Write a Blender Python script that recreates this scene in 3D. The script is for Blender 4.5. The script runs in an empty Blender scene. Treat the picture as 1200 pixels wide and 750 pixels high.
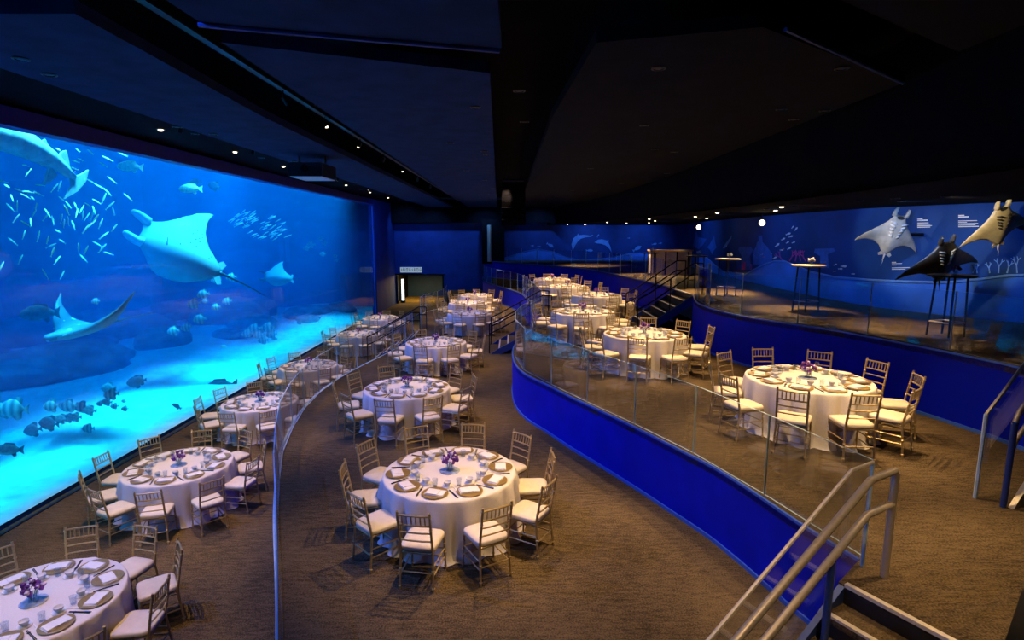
import bpy, bmesh, math, random
from mathutils import Vector, Matrix

random.seed(7)
SC = bpy.context.scene
C = SC.collection
PI = math.pi

# ------------------------------------------------------------------ camera
FPX, HORIZON, CAMZ = 650.0, 275.0, 3.8
PITCH = math.atan((375 - HORIZON) / FPX)
cam_data = bpy.data.cameras.new('camera')
cam = bpy.data.objects.new('camera', cam_data)
C.objects.link(cam)
cam_data.sensor_width = 36
cam_data.lens = 36 * FPX / 1200
cam_data.clip_start = .05
cam_data.clip_end = 200
cam.location = (0, 0, CAMZ)
cam.rotation_euler = (PI / 2 - PITCH, 0, 0)
SC.camera = cam

# ------------------------------------------------------------------ world, exposure
world = bpy.data.worlds.new('world')
SC.world = world
world.use_nodes = True
world.node_tree.nodes['Background'].inputs[0].default_value = (.05, .1, .3, 1)
world.node_tree.nodes['Background'].inputs[1].default_value = 0.02
SC.view_settings.view_transform = 'Standard'
SC.view_settings.look = 'None'
SC.view_settings.gamma = 1
SC.view_settings.use_curve_mapping = False
SC.view_settings.exposure = 0.0
SC.cycles.use_denoising = True
SC.cycles.transparent_max_bounces = 40
SC.cycles.max_bounces = 8
SC.cycles.diffuse_bounces = 3
SC.cycles.sample_clamp_indirect = 4
SC.cycles.caustics_reflective = False
SC.cycles.caustics_refractive = False

# levels of the four terraces
LOW, MID, UPR, TOP = -.95, 0.0, .95, 2.03
CEIL = 5.6
SOFFIT = 4.45
TX = -8.2            # plane of the aquarium window

# light strengths
K_SPOT = 560
K_BLUE = 260
K_TANK = 1500


def lamp(kind, name, loc, power, color, aim=None, size=.1, cone=60, blend=.6, spread=None, size_y=None):
    d = bpy.data.lights.new(name, kind)
    d.energy = power
    d.color = color
    if kind == 'SPOT':
        d.spot_size = math.radians(cone)
        d.spot_blend = blend
        d.shadow_soft_size = size
    elif kind == 'AREA':
        d.size = size
        if size_y:
            d.shape = 'RECTANGLE'
            d.size_y = size_y
        if spread:
            d.spread = math.radians(spread)
    else:
        d.shadow_soft_size = size
    o = bpy.data.objects.new(name, d)
    C.objects.link(o)
    o.location = loc
    if aim is not None:
        o.rotation_euler = (Vector(aim) - Vector(loc)).to_track_quat('-Z', 'Y').to_euler()
    return o


# lamps hung over the aquarium, above the water
for yy in (1, 13, 25):
    o = lamp('AREA', 'tank_light', (-8.75, yy, 9.0), K_TANK * (.8 if yy < 20 else .5), (.22, .8, 1), size=.5, size_y=13, spread=27)
    o.rotation_euler = (0, math.radians(10), 0)     # tilted a little away from the window
for yy in (2, 16, 30):
    lamp('AREA', 'tank_light', (-16, yy, 9.0), K_TANK * .8, (.16, .7, 1), aim=(-16, yy, -1), size=6, size_y=12, spread=120)

# ------------------------------------------------------------------ materials


def mat(name, color, rough=.6, metal=0.0, noise=0.0, scale=20.0, bump=0.0, emit=None, estr=0, stretch=None, spec=.5, color2=None, bscale=None):
    m = bpy.data.materials.new(name)
    m.use_nodes = True
    nt = m.node_tree
    b = nt.nodes['Principled BSDF']
    b.inputs['Base Color'].default_value = (*color, 1)
    b.inputs['Roughness'].default_value = rough
    b.inputs['Metallic'].default_value = metal
    b.inputs['Specular IOR Level'].default_value = spec
    if emit:
        b.inputs['Emission Color'].default_value = (*emit, 1)
        b.inputs['Emission Strength'].default_value = estr
    if noise or bump or color2:
        tc = nt.nodes.new('ShaderNodeTexCoord')
        mp = nt.nodes.new('ShaderNodeMapping')
        nt.links.new(tc.outputs['Object'], mp.inputs['Vector'])
        if stretch:
            mp.inputs['Scale'].default_value = stretch
        n = nt.nodes.new('ShaderNodeTexNoise')
        n.inputs['Scale'].default_value = scale
        n.inputs['Detail'].default_value = 6
        nt.links.new(mp.outputs['Vector'], n.inputs['Vector'])
        if noise or color2:
            r = nt.nodes.new('ShaderNodeValToRGB')
            lo = tuple(max(0, c * (1 - noise)) for c in color)
            hi = color2 if color2 else tuple(min(1, c * (1 + noise)) for c in color)
            r.color_ramp.elements[0].color = (*lo, 1)
            r.color_ramp.elements[1].color = (*hi, 1)
            r.color_ramp.elements[0].position = .35
            r.color_ramp.elements[1].position = .65
            nt.links.new(n.outputs['Fac'], r.inputs['Fac'])
            nt.links.new(r.outputs['Color'], b.inputs['Base Color'])
        if bump:
            src = n
            if bscale:
                src = nt.nodes.new('ShaderNodeTexNoise')
                src.inputs['Scale'].default_value = bscale
                nt.links.new(mp.outputs['Vector'], src.inputs['Vector'])
            bp = nt.nodes.new('ShaderNodeBump')
            bp.inputs['Strength'].default_value = bump
            bp.inputs['Distance'].default_value = .02
            nt.links.new(src.outputs['Fac'], bp.inputs['Height'])
            nt.links.new(bp.outputs['Normal'], b.inputs['Normal'])
    return m


def carpet_mat(name, c1, c2):
    """brown loop carpet laid in planks: streaky pile with fine weave"""
    m = bpy.data.materials.new(name)
    m.use_nodes = True
    nt = m.node_tree
    N, Lk = nt.nodes, nt.links
    b = N['Principled BSDF']
    b.inputs['Roughness'].default_value = .95
    b.inputs['Specular IOR Level'].default_value = .1
    tc = N.new('ShaderNodeTexCoord')
    mp = N.new('ShaderNodeMapping')
    mp.inputs['Scale'].default_value = (1.6, 6.5, 1)
    mp.inputs['Rotation'].default_value = (0, 0, .12)
    Lk.new(tc.outputs['Object'], mp.inputs['Vector'])
    n1 = N.new('ShaderNodeTexNoise')
    n1.inputs['Scale'].default_value = 3.2
    n1.inputs['Detail'].default_value = 8
    n1.inputs['Roughness'].default_value = .7
    Lk.new(mp.outputs['Vector'], n1.inputs['Vector'])
    n2 = N.new('ShaderNodeTexNoise')
    n2.inputs['Scale'].default_value = 60
    Lk.new(tc.outputs['Object'], n2.inputs['Vector'])
    n3 = N.new('ShaderNodeTexNoise')
    n3.inputs['Scale'].default_value = .6
    Lk.new(tc.outputs['Object'], n3.inputs['Vector'])
    a1 = N.new('ShaderNodeMath'); a1.operation = 'ADD'
    a2 = N.new('ShaderNodeMath'); a2.operation = 'MULTIPLY_ADD'
    Lk.new(n1.outputs['Fac'], a1.inputs[0])
    Lk.new(n2.outputs['Fac'], a1.inputs[1])
    Lk.new(n3.outputs['Fac'], a2.inputs[0])
    a2.inputs[1].default_value = .5
    Lk.new(a1.outputs[0], a2.inputs[2])
    r = N.new('ShaderNodeValToRGB')
    r.color_ramp.elements[0].color = (*c1, 1)
    r.color_ramp.elements[1].color = (*c2, 1)
    mr = N.new('ShaderNodeMapRange')
    mr.inputs[1].default_value = 1.0
    mr.inputs[2].default_value = 1.5
    Lk.new(a2.outputs[0], mr.inputs[0])
    Lk.new(mr.outputs[0], r.inputs['Fac'])
    Lk.new(r.outputs['Color'], b.inputs['Base Color'])
    bp = N.new('ShaderNodeBump')
    bp.inputs['Strength'].default_value = .6
    bp.inputs['Distance'].default_value = .012
    Lk.new(a1.outputs[0], bp.inputs['Height'])
    Lk.new(bp.outputs['Normal'], b.inputs['Normal'])
    return m


def glass_mat(name, tint=(.93, .96, .98), ior=1.5, rough=0.0, gain=1.0):
    m = bpy.data.materials.new(name)
    m.use_nodes = True
    nt = m.node_tree
    nt.nodes.clear()
    out = nt.nodes.new('ShaderNodeOutputMaterial')
    mix = nt.nodes.new('ShaderNodeMixShader')
    tr = nt.nodes.new('ShaderNodeBsdfTransparent')
    tr.inputs[0].default_value = (*tint, 1)
    gl = nt.nodes.new('ShaderNodeBsdfGlossy')
    gl.inputs['Roughness'].default_value = rough
    gl.inputs['Color'].default_value = (1, 1, 1, 1)
    fr = nt.nodes.new('ShaderNodeFresnel')
    geo = nt.nodes.new('ShaderNodeNewGeometry')
    mr = nt.nodes.new('ShaderNodeMapRange')        # the same reflectance on both faces of the thin pane
    mr.inputs[3].default_value = ior
    mr.inputs[4].default_value = 1 / ior
    nt.links.new(geo.outputs['Backfacing'], mr.inputs[0])
    nt.links.new(mr.outputs[0], fr.inputs['IOR'])
    ml = nt.nodes.new('ShaderNodeMath'); ml.operation = 'MULTIPLY'
    ml.inputs[1].default_value = gain
    ml.use_clamp = True
    nt.links.new(fr.outputs[0], ml.inputs[0])
    nt.links.new(ml.outputs[0], mix.inputs[0])
    nt.links.new(tr.outputs[0], mix.inputs[1])
    nt.links.new(gl.outputs[0], mix.inputs[2])
    nt.links.new(mix.outputs[0], out.inputs['Surface'])
    return m


def water_mat():
    m = bpy.data.materials.new('sea_water')
    m.use_nodes = True
    nt = m.node_tree
    nt.nodes.clear()
    out = nt.nodes.new('ShaderNodeOutputMaterial')
    add = nt.nodes.new('ShaderNodeAddShader')
    sc = nt.nodes.new('ShaderNodeVolumeScatter')
    sc.inputs['Color'].default_value = (.0, .34, 1, 1)
    sc.inputs['Density'].default_value = .062
    sc.inputs['Anisotropy'].default_value = .0
    ab = nt.nodes.new('ShaderNodeVolumeAbsorption')
    ab.inputs['Color'].default_value = (.0, .76, .965, 1)
    ab.inputs['Density'].default_value = .42
    nt.links.new(sc.outputs[0], add.inputs[0])
    nt.links.new(ab.outputs[0], add.inputs[1])
    nt.links.new(add.outputs[0], out.inputs['Volume'])
    return m


M = {}
M['carpet'] = carpet_mat('brown carpet', (.038, .027, .015), (.178, .126, .068))
M['stair_carpet'] = mat('dark stair carpet', (.05, .04, .03), .95, noise=.4, scale=40, bump=.3)
M['blue_wall'] = mat('blue painted wall', (.0012, .011, .6), .5, noise=.1, scale=2, spec=.12)
M['deep_wall'] = mat('deep navy wall', (.006, .04, .26), .7, noise=.15, scale=1.5)
M['mural_wall'] = mat('mural blue wall', (.008, .055, .27), .7, noise=.25, scale=.6, spec=.2)
M['pale_blue'] = mat('pale blue edging', (.05, .16, .7), .4)
M['wave_blue'] = mat('mural wave blue', (.04, .19, .75), .7, noise=.2, scale=1)
M['mural_light'] = mat('mural light blue', (.14, .34, .85), .7, noise=.1, scale=5)
M['mural_coral'] = mat('mural coral magenta', (.6, .06, .4), .7, noise=.2, scale=5)
M['mural_mid'] = mat('mural mid blue', (.02, .14, .62), .7, noise=.2, scale=5)
M['mural_white'] = mat('mural white print', (.75, .8, .9), .7)
M['mural_orange'] = mat('mural orange print', (.8, .2, .05), .7)
M['black'] = mat('black paint', (.005, .005, .008), .9, noise=.2, scale=4, spec=.03)
M['panel'] = mat('dark blue ceiling panel', (.018, .032, .095), .9, noise=.15, scale=3, spec=.05)
M['panel_black'] = mat('black ceiling panel', (.009, .009, .013), .9, noise=.15, scale=3, spec=.05)
M['black_metal'] = mat('black metal', (.012, .012, .016), .4, .6, noise=.2, scale=30)
M['steel'] = mat('brushed steel', (.55, .48, .4), .42, .4, noise=.12, scale=60, stretch=(1, 1, 12))
M['nosing'] = mat('aluminium nosing', (.75, .68, .58), .45, .2, noise=.1, scale=40)
M['riser'] = mat('black riser', (.01, .01, .016), .6, noise=.2, scale=20)
M['blue_steel'] = mat('blue painted steel', (.03, .07, .3), .4, .2, noise=.1, scale=20)
M['glass'] = glass_mat('clear balustrade glass', (.95, .97, .985), 1.52)
M['acrylic'] = glass_mat('clear aquarium acrylic', (.97, .99, 1), 1.49, gain=.35)
M['tumbler'] = glass_mat('clear drinking glass', (.9, .93, .96), 1.5, gain=1.6)
M['edge'] = mat('glass edge with painted glow', (.58, .8, .95), .25, noise=.1, scale=10)  # pale blue painted in for light carried through the glass
M['water'] = water_mat()
M['sand'] = mat('pale tank sand', (.75, .8, .72), .95, noise=.12, scale=3, bump=.4)
M['reef'] = mat('reef rock', (.16, .2, .2), .95, noise=.6, scale=2.5, bump=.8)
M['tank_wall'] = mat('tank back wall', (.05, .12, .3), .9, noise=.3, scale=.5)
M['gold'] = mat('champagne gold chair paint', (.50, .37, .17), .34, .45, noise=.12, scale=40)
M['ivory'] = mat('ivory cushion vinyl', (.78, .68, .52), .5, noise=.05, scale=12, bump=.05)
M['cloth'] = mat('white table linen', (.80, .74, .68), .85, noise=.04, scale=60, bump=.08, bscale=300)
M['wood'] = mat('plywood table top', (.4, .27, .14), .6, noise=.25, scale=12, stretch=(1, 10, 1))
M['charger'] = mat('gold rimmed charger', (.40, .27, .09), .35, .4, noise=.15, scale=60)
M['napkin'] = mat('white napkin', (.86, .83, .8), .8, noise=.03, scale=40)
M['china'] = mat('white china', (.9, .88, .86), .3, noise=.02, scale=10)
M['chop'] = mat('black lacquer', (.012, .01, .012), .3, noise=.1, scale=20)
M['purple'] = mat('purple petals', (.16, .035, .28), .7, noise=.5, scale=30)
M['lilac'] = mat('pale lilac petals', (.62, .5, .66), .7, noise=.2, scale=30)
M['stem'] = mat('green stems', (.06, .16, .04), .7, noise=.3, scale=30)
M['vase_glass'] = glass_mat('clear vase glass', (.86, .9, .95), 1.5, gain=2.2)
M['white_paint'] = mat('white satin paint', (.8, .8, .8), .4, noise=.03, scale=10)
M['white_top'] = mat('pale cocktail table top', (.7, .6, .45), .4, noise=.1, scale=10)
M['lamp_warm'] = mat('glowing warm lamp', (1, .8, .5), emit=(1, .72, .36), estr=30)
M['lamp_small'] = mat('glowing small lamp', (1, .85, .6), emit=(1, .8, .5), estr=5)
M['lamp_cool'] = mat('glowing white tube', (1, 1, 1), emit=(.75, .9, 1), estr=2.2)
M['manta_white'] = mat('manta belly', (.34, .40, .42), .6, noise=.08, scale=4)
M['manta_horn'] = mat('white manta horn', (.8, .85, .85), .5, noise=.05, scale=6)
M['manta_dark'] = mat('manta back', (.04, .06, .08), .5, noise=.4, scale=3)
M['manta_cream'] = mat('cream manta model', (.75, .62, .38), .45, noise=.15, scale=6)
M['manta_grey'] = mat('grey manta model', (.5, .5, .46), .45, noise=.2, scale=5)
M['manta_black'] = mat('black manta model', (.055, .046, .038), .35, noise=.4, scale=6)
M['gill'] = mat('dark gill slit', (.025, .03, .04), .7, noise=.2, scale=20)
M['fish_silver'] = mat('silver fish skin', (.85, .9, .8), .3, .2, noise=.15, scale=20)
M['fish_yellow'] = mat('pale yellow fish skin', (.62, .75, .42), .4, noise=.25, scale=14)
M['fish_grey'] = mat('grey fish skin', (.22, .28, .3), .5, noise=.4, scale=8)
M['fish_dark'] = mat('dark fish skin', (.05, .08, .11), .5, noise=.4, scale=8)
M['shark'] = mat('grey brown shark skin', (.27, .33, .32), .6, noise=.25, scale=6)
M['sign'] = mat('pale exit sign face', (.7, .8, .75), .5, emit=(.6, .75, .7), estr=.35)


def bands_mat():
    m = mat('banded fish skin', (.5, .58, .6), .45)
    nt = m.node_tree
    tc = nt.nodes.new('ShaderNodeTexCoord')
    w = nt.nodes.new('ShaderNodeTexWave')
    w.wave_type = 'BANDS'; w.bands_direction = 'X'
    w.inputs['Scale'].default_value = 1.15
    w.inputs['Distortion'].default_value = .6
    r = nt.nodes.new('ShaderNodeValToRGB')
    r.color_ramp.elements[0].color = (.16, .21, .25, 1)
    r.color_ramp.elements[1].color = (.45, .52, .5, 1)
    nt.links.new(tc.outputs['Object'], w.inputs['Vector'])
    nt.links.new(w.outputs['Fac'], r.inputs['Fac'])
    nt.links.new(r.outputs['Color'], nt.nodes['Principled BSDF'].inputs['Base Color'])
    return m


def spots_mat(name, base, dot, scale, thr, lo=(0, 0, 0)):
    m = mat(name, base, .55)
    nt = m.node_tree
    tc = nt.nodes.new('ShaderNodeTexCoord')
    v = nt.nodes.new('ShaderNodeTexVoronoi')
    v.inputs['Scale'].default_value = scale
    r = nt.nodes.new('ShaderNodeValToRGB')
    r.color_ramp.interpolation = 'CONSTANT'
    r.color_ramp.elements[0].color = (*dot, 1)
    r.color_ramp.elements[1].color = (*base, 1)
    r.color_ramp.elements[1].position = thr
    nt.links.new(tc.outputs['Object'], v.inputs['Vector'])
    nt.links.new(v.outputs['Distance'], r.inputs['Fac'])
    nt.links.new(r.outputs['Color'], nt.nodes['Principled BSDF'].inputs['Base Color'])
    return m


M['bands'] = bands_mat()
M['eagle_top'] = spots_mat('spotted eagle ray back', (.10, .16, .2), (.7, .75, .75), 7, .22)
M['manta_spots'] = spots_mat('spotted manta belly', (.62, .70, .72), (.62, .70, .72), 5, .1)

# ------------------------------------------------------------------ mesh helpers


class MB:
    """collects vertices and faces of one mesh"""

    def __init__(s):
        s.v, s.f, s.mi = [], [], []

    def add(s, vs, fs, mi=0):
        b = len(s.v)
        s.v.extend([tuple(p) for p in vs])
        for f in fs:
            s.f.append(tuple(b + i for i in f))
            s.mi.append(mi)

    def box(s, c, d, rz=0, mi=0, side_mi=None, M4=None):
        hx, hy, hz = d[0] / 2, d[1] / 2, d[2] / 2
        pts = [Vector((x, y, z)) for z in (-hz, hz) for y in (-hy, hy) for x in (-hx, hx)]
        R = M4 if M4 is not None else Matrix.Rotation(rz, 4, 'Z')
        pts = [R @ p + Vector(c) for p in pts]
        fs = [(0, 2, 3, 1), (4, 5, 7, 6), (0, 1, 5, 4), (2, 6, 7, 3), (0, 4, 6, 2), (1, 3, 7, 5)]
        s.add(pts, fs, mi)
        return s

    def tube(s, path, rad, n=8, cap=True, mi=0):
        P = [Vector(p) for p in path]
        R = rad if isinstance(rad, (list, tuple)) else [rad] * len(P)
        rings = []
        prev = None
        for i, p in enumerate(P):
            if i == 0:
                t = P[1] - P[0]
            elif i == len(P) - 1:
                t = P[-1] - P[-2]
            else:
                t = (P[i + 1] - P[i]).normalized() + (P[i] - P[i - 1]).normalized()
            t.normalize()
            if prev is None:
                u = t.orthogonal().normalized()
            else:
                u = prev - t * prev.dot(t)
                u.normalize()
            prev = u
            w = t.cross(u)
            rings.append([p + (u * math.cos(2 * PI * k / n) + w * math.sin(2 * PI * k / n)) * R[i] for k in range(n)])
        vs = [q for r in rings for q in r]
        fs = []
        for i in range(len(P) - 1):
            for k in range(n):
                k2 = (k + 1) % n
                fs.append((i * n + k, i * n + k2, (i + 1) * n + k2, (i + 1) * n + k))
        if cap:
            fs.append(tuple(range(n - 1, -1, -1)))
            fs.append(tuple((len(P) - 1) * n + k for k in range(n)))
        s.add(vs, fs, mi)
        return s

    def lathe(s, prof, n=24, c=(0, 0, 0), mi=0, closed=False):
        """profile of (radius, height); radius 0 makes a pole"""
        vs, idx = [], []
        for r, z in prof:
            if r < 1e-6:
                idx.append([len(vs)] * n)
                vs.append((c[0], c[1], c[2] + z))
            else:
                idx.append(list(range(len(vs), len(vs) + n)))
                vs.extend((c[0] + r * math.cos(2 * PI * k / n), c[1] + r * math.sin(2 * PI * k / n), c[2] + z) for k in range(n))
        fs = []
        for i in range(len(prof) - 1):
            for k in range(n):
                k2 = (k + 1) % n
                q = [idx[i][k], idx[i][k2], idx[i + 1][k2], idx[i + 1][k]]
                q2 = []
                for a in q:
                    if a not in q2:
                        q2.append(a)
                if len(q2) > 2:
                    fs.append(tuple(q2))
        s.add(vs, fs, mi)
        return s

    def prism(s, poly, z0, z1, mi=0, side_mi=None):
        n = len(poly)
        vs = [(x, y, z0) for x, y in poly] + [(x, y, z1) for x, y in poly]
        s.add(vs, [tuple(range(n - 1, -1, -1)), tuple(range(n, 2 * n))], mi)
        s.add(vs, [(k, (k + 1) % n, n + (k + 1) % n, n + k) for k in range(n)], mi if side_mi is None else side_mi)
        return s

    def mesh(s, name, mats, smooth=False):
        me = bpy.data.meshes.new(name)
        me.from_pydata(s.v, [], s.f)
        if not isinstance(mats, (list, tuple)):
            mats = [mats]
        for m in mats:
            me.materials.append(m)
        me.polygons.foreach_set('material_index', s.mi)
        bm = bmesh.new()
        bm.from_mesh(me)
        bmesh.ops.recalc_face_normals(bm, faces=bm.faces)
        bm.to_mesh(me)
        bm.free()
        if smooth:
            me.polygons.foreach_set('use_smooth', [True] * len(me.polygons))
            if smooth != 'all':
                me.set_sharp_from_angle(angle=math.radians(50))
        me.update()
        return me

    def obj(s, name, mats, parent=None, smooth=False, loc=(0, 0, 0), rz=0):
        o = bpy.data.objects.new(name, s.mesh(name, mats, smooth))
        C.objects.link(o)
        o.location = loc
        o.rotation_euler = (0, 0, rz)
        if parent is not None:
            o.parent = parent
        return o


def link(name, me, parent=None, loc=(0, 0, 0), rz=0):
    o = bpy.data.objects.new(name, me)
    C.objects.link(o)
    o.location = loc
    o.rotation_euler = (0, 0, rz)
    if parent is not None:
        o.parent = parent
    return o


def tag(o, label=None, cat=None, group=None, kind=None):
    if label:
        o['label'] = label
    if cat:
        o['category'] = cat
    if group:
        o['group'] = group
    if kind:
        o['kind'] = kind
    return o


def empty(name, loc=(0, 0, 0), rz=0, label=None, cat=None, group=None):
    o = bpy.data.objects.new(name, None)
    o.empty_display_size = .2
    C.objects.link(o)
    o.location = loc
    o.rotation_euler = (0, 0, rz)
    return tag(o, label, cat, group)


def spline(pts, step=.25):
    """dense Catmull-Rom curve through plan points"""
    P = [Vector((x, y)) for x, y in pts]
    P = [P[0] * 2 - P[1]] + P + [P[-1] * 2 - P[-2]]
    out = []
    for i in range(1, len(P) - 2):
        a, b, c, d = P[i - 1:i + 3]
        n = max(1, int((c - b).length / step))
        for k in range(n):
            t = k / n
            out.append(.5 * ((2 * b) + (c - a) * t + (2 * a - 5 * b + 4 * c - d) * t * t + (3 * b - a - 3 * c + d) * t ** 3))
    out.append(P[-2])
    return [(p.x, p.y) for p in out]


def resample(pts, length):
    P = [Vector(p) for p in pts]
    tot = sum((b - a).length for a, b in zip(P, P[1:]))
    n = max(1, round(tot / length))
    L = tot / n
    out, acc, k = [P[0]], 0, 1
    for a, b in zip(P, P[1:]):
        d = (b - a).length
        while k < n and acc + d >= L * k - 1e-9:
            out.append(a + (b - a) * ((L * k - acc) / d))
            k += 1
        acc += d
    out.append(P[-1])
    return out


def offset(pts, d):
    """plan curve moved sideways by d (positive to the left of travel)"""
    P = [Vector(p) for p in pts]
    out = []
    for i, p in enumerate(P):
        t = (P[min(i + 1, len(P) - 1)] - P[max(i - 1, 0)]).normalized()
        out.append((p.x - t.y * d, p.y + t.x * d))
    return out


def wallstrip(name, pts, z0, z1, m, thick=.12, side=1, parent=None):
    """upright wall along a plan curve, with thickness"""
    q = offset(pts, thick * side)
    n = len(pts)
    vs = [(x, y, z0) for x, y in pts] + [(x, y, z1) for x, y in pts] + [(x, y, z0) for x, y in q] + [(x, y, z1) for x, y in q]
    fs = []
    for i in range(n - 1):
        fs += [(i, i + 1, n + i + 1, n + i), (2 * n + i, 3 * n + i, 3 * n + i + 1, 2 * n + i + 1), (n + i, n + i + 1, 3 * n + i + 1, 3 * n + i), (i, 2 * n + i, 2 * n + i + 1, i + 1)]
    fs += [(0, n, 3 * n, 2 * n), (n - 1, 3 * n - 1, 4 * n - 1, 2 * n - 1)]
    b = MB()
    b.add(vs, fs)
    o = b.obj(name, m, parent, smooth=True)
    if parent is None:
        o['kind'] = 'structure'
    return o


def ray(px, py):
    """direction from the viewpoint through a point of the photograph"""
    x, v = (px - 600) / FPX, (375 - py) / FPX
    c, s = math.cos(PITCH), math.sin(PITCH)
    return Vector((x, c + v * s, -s + v * c))


def at_x(px, py, X):
    d = ray(px, py)
    return Vector((0, 0, CAMZ)) + d * (X / d.x)


def at_z(px, py, z):
    d = ray(px, py)
    return Vector((0, 0, CAMZ)) + d * ((z - CAMZ) / d.z)


# ------------------------------------------------------------------ terraces: plan curves
MID_A = [(-.9, 1.2), (-1.55, 3.1), (-2.23, 4.74), (-2.62, 5.65), (-3.3, 7.2), (-3.95, 8.9), (-4.25, 9.9), (-4.57, 11.48), (-4.7, 12.86), (-4.64, 14.38), (-4.4, 15.9), (-4.05, 17.6), (-3.78, 19.2), (-3.75, 20.4)]
MID_B = [(-3.75, 22.2), (-3.95, 23.4), (-4.2, 24.9), (-4.36, 26.3), (-4.25, 27.4), (-3.85, 28.4), (-3.7, 30), (-3.9, 33), (-4.4, 38.4)]
UP_A = [(3.07, 4.53), (2.86, 5.19), (2.69, 5.88), (2.5, 6.5), (2.25, 7.06), (1.84, 7.95), (1.41, 8.81), (1.08, 9.44), (.66, 10.35), (.33, 11.0), (.11, 11.8), (.02, 12.8), (.04, 13.9), (.3, 15.6), (.72, 16.9), (.97, 17.5)]
UP_B = [(.97, 19.2), (.9, 20.8), (.72, 23.5), (.45, 26.8), (-.2, 29.3), (-1.1, 32), (-1.8, 35), (-2.0, 38.4)]
TOP_A = [(6.78, 6.35), (6.83, 7.2), (6.7, 8.0), (6.45, 8.95), (6.0, 10.24), (5.54, 11.05), (5.06, 12.03), (4.82, 13.2), (4.86, 14.4), (5.15, 15.6), (5.35, 16.3)]
TOP_B = [(5.35, 18.2), (5.3, 19.5), (5.12, 21), (4.84, 23.3), (4.44, 26.5), (3.5, 30.0), (1.4, 33.3), (-.5, 36), (-1.9, 38.0)]
sMA, sMB, sUA, sUB, sTA, sTB = [spline(p) for p in (MID_A, MID_B, UP_A, UP_B, TOP_A, TOP_B)]


def floor_poly(name, poly, z, m, thick=.12):
    b = MB()
    b.prism(poly, z - thick, z)
    o = b.obj(name, m)
    o['kind'] = 'structure'
    return o


floor_poly('floor_lower', [(TX - .1, -3), (0, -3), (0, 1), (-1, 4), (-3, 9), (-3.2, 20), (-2.5, 30), (-3.5, 39), (TX - .1, 39)], LOW, M['carpet'])
floor_poly('floor_middle', sMA + sMB + [(-1.5, 38.4), (2, 30), (3, 18), (3, 12), (4, 5.5), (4.2, 1.2)], MID, M['carpet'], .1)
floor_poly('floor_upper', [(4.5, .5), (3.75, 2.42), (2.71, 4.22)] + sUA + sUB + [(0, 38.4), (4.5, 30), (6, 24), (6.2, 15), (7.5, 9), (8.5, 5), (8.5, .5)], UPR, M['carpet'], .1)
floor_poly('floor_top', [(8.9, .5), (8.3, 3.4), (7.37, 5.2)] + sTA + sTB + [(-1.9, 38.6), (11.4, 38.6), (10, 30), (9.4, 22), (9.2, 15), (11, 11.2), (14, 7.5), (15, .5)], TOP, M['carpet'], .1)
wallstrip('wall_middle', sMA, LOW, MID - .004, M['blue_wall'], side=-1)
wallstrip('wall_middle', sMB, LOW, MID - .004, M['blue_wall'], side=-1)
wallstrip('wall_upper', sUA, MID, UPR - .004, M['blue_wall'], side=-1)
wallstrip('wall_upper', sUB, MID, UPR - .004, M['blue_wall'], side=-1)
wallstrip('wall_top', sTA, UPR, TOP - .004, M['blue_wall'], side=-1)
wallstrip('wall_top', sTB, UPR, TOP - .004, M['blue_wall'], side=-1)
for c, z in ((sMA, MID), (sMB, MID), (sUA, UPR), (sUB, UPR), (sTA, TOP), (sTB, TOP)):
    wallstrip('trim_1', offset(c, .015), z - .012, z + .016, M['edge'] if z == MID else M['pale_blue'], .03, -1)
for c, z in ((sUA, MID), (sTA, UPR), (sUB, MID), (sTB, UPR)):
    wallstrip('baseboard_platform', offset(c, .02), z, z + .05, M['pale_blue'], .02, -1)

# parapet beside the near staircase
pb = MB()
pb.prism([(2.86, 2.9), (3.42, 3.4), (4.5, 2.3), (3.6, 1.7)], UPR, UPR + .5)
pb.obj('wall_parapet', M['black_metal'])['kind'] = 'structure'

# ------------------------------------------------------------------ outer walls
RW = spline([(11.2, 38.6), (9.9, 30), (9.1, 22), (8.85, 17), (8.95, 14), (9.6, 12.3), (10.5, 11.0), (11.8, 9.4), (13.2, 7.6), (14.6, 5)], .3)
wall_right = wallstrip('wall_right', RW, TOP - .1, SOFFIT + .3, M['mural_wall'], .15, 1)
BY = 38.6
wb = MB()
DX0, DX1, DH = -8.05, -4.75, LOW + 1.98
wb.box(((DX1 + 11.6) / 2, BY + .1, 2.5), (11.6 - DX1, .2, 7.4))
wb.box(((DX0 + DX1) / 2, BY + .1, (DH + 6.2) / 2), (DX1 - DX0, .2, 6.2 - DH))
wb.box((DX0 - .7, BY + .1, 2.5), (1.4, .2, 7.4))
wall_back = wb.obj('wall_back', M['deep_wall'])
wall_back['kind'] = 'structure'
wb = MB()
wb.box((TX - .05, (33.1 + BY) / 2, 2.4), (.3, BY - 33.1, 6.9))
o = wb.obj('wall_left', M['deep_wall']); o['kind'] = 'structure'
wb = MB()
wb.box((3.6, -3.1, 2), (23.3, .2, 9))
o = wb.obj('wall_front', M['black']); o['kind'] = 'structure'
wb = MB()
wb.box((15.2, 18, 2), (.2, 42.4, 9))
o = wb.obj('wall_right', M['black']); o['kind'] = 'structure'

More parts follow.
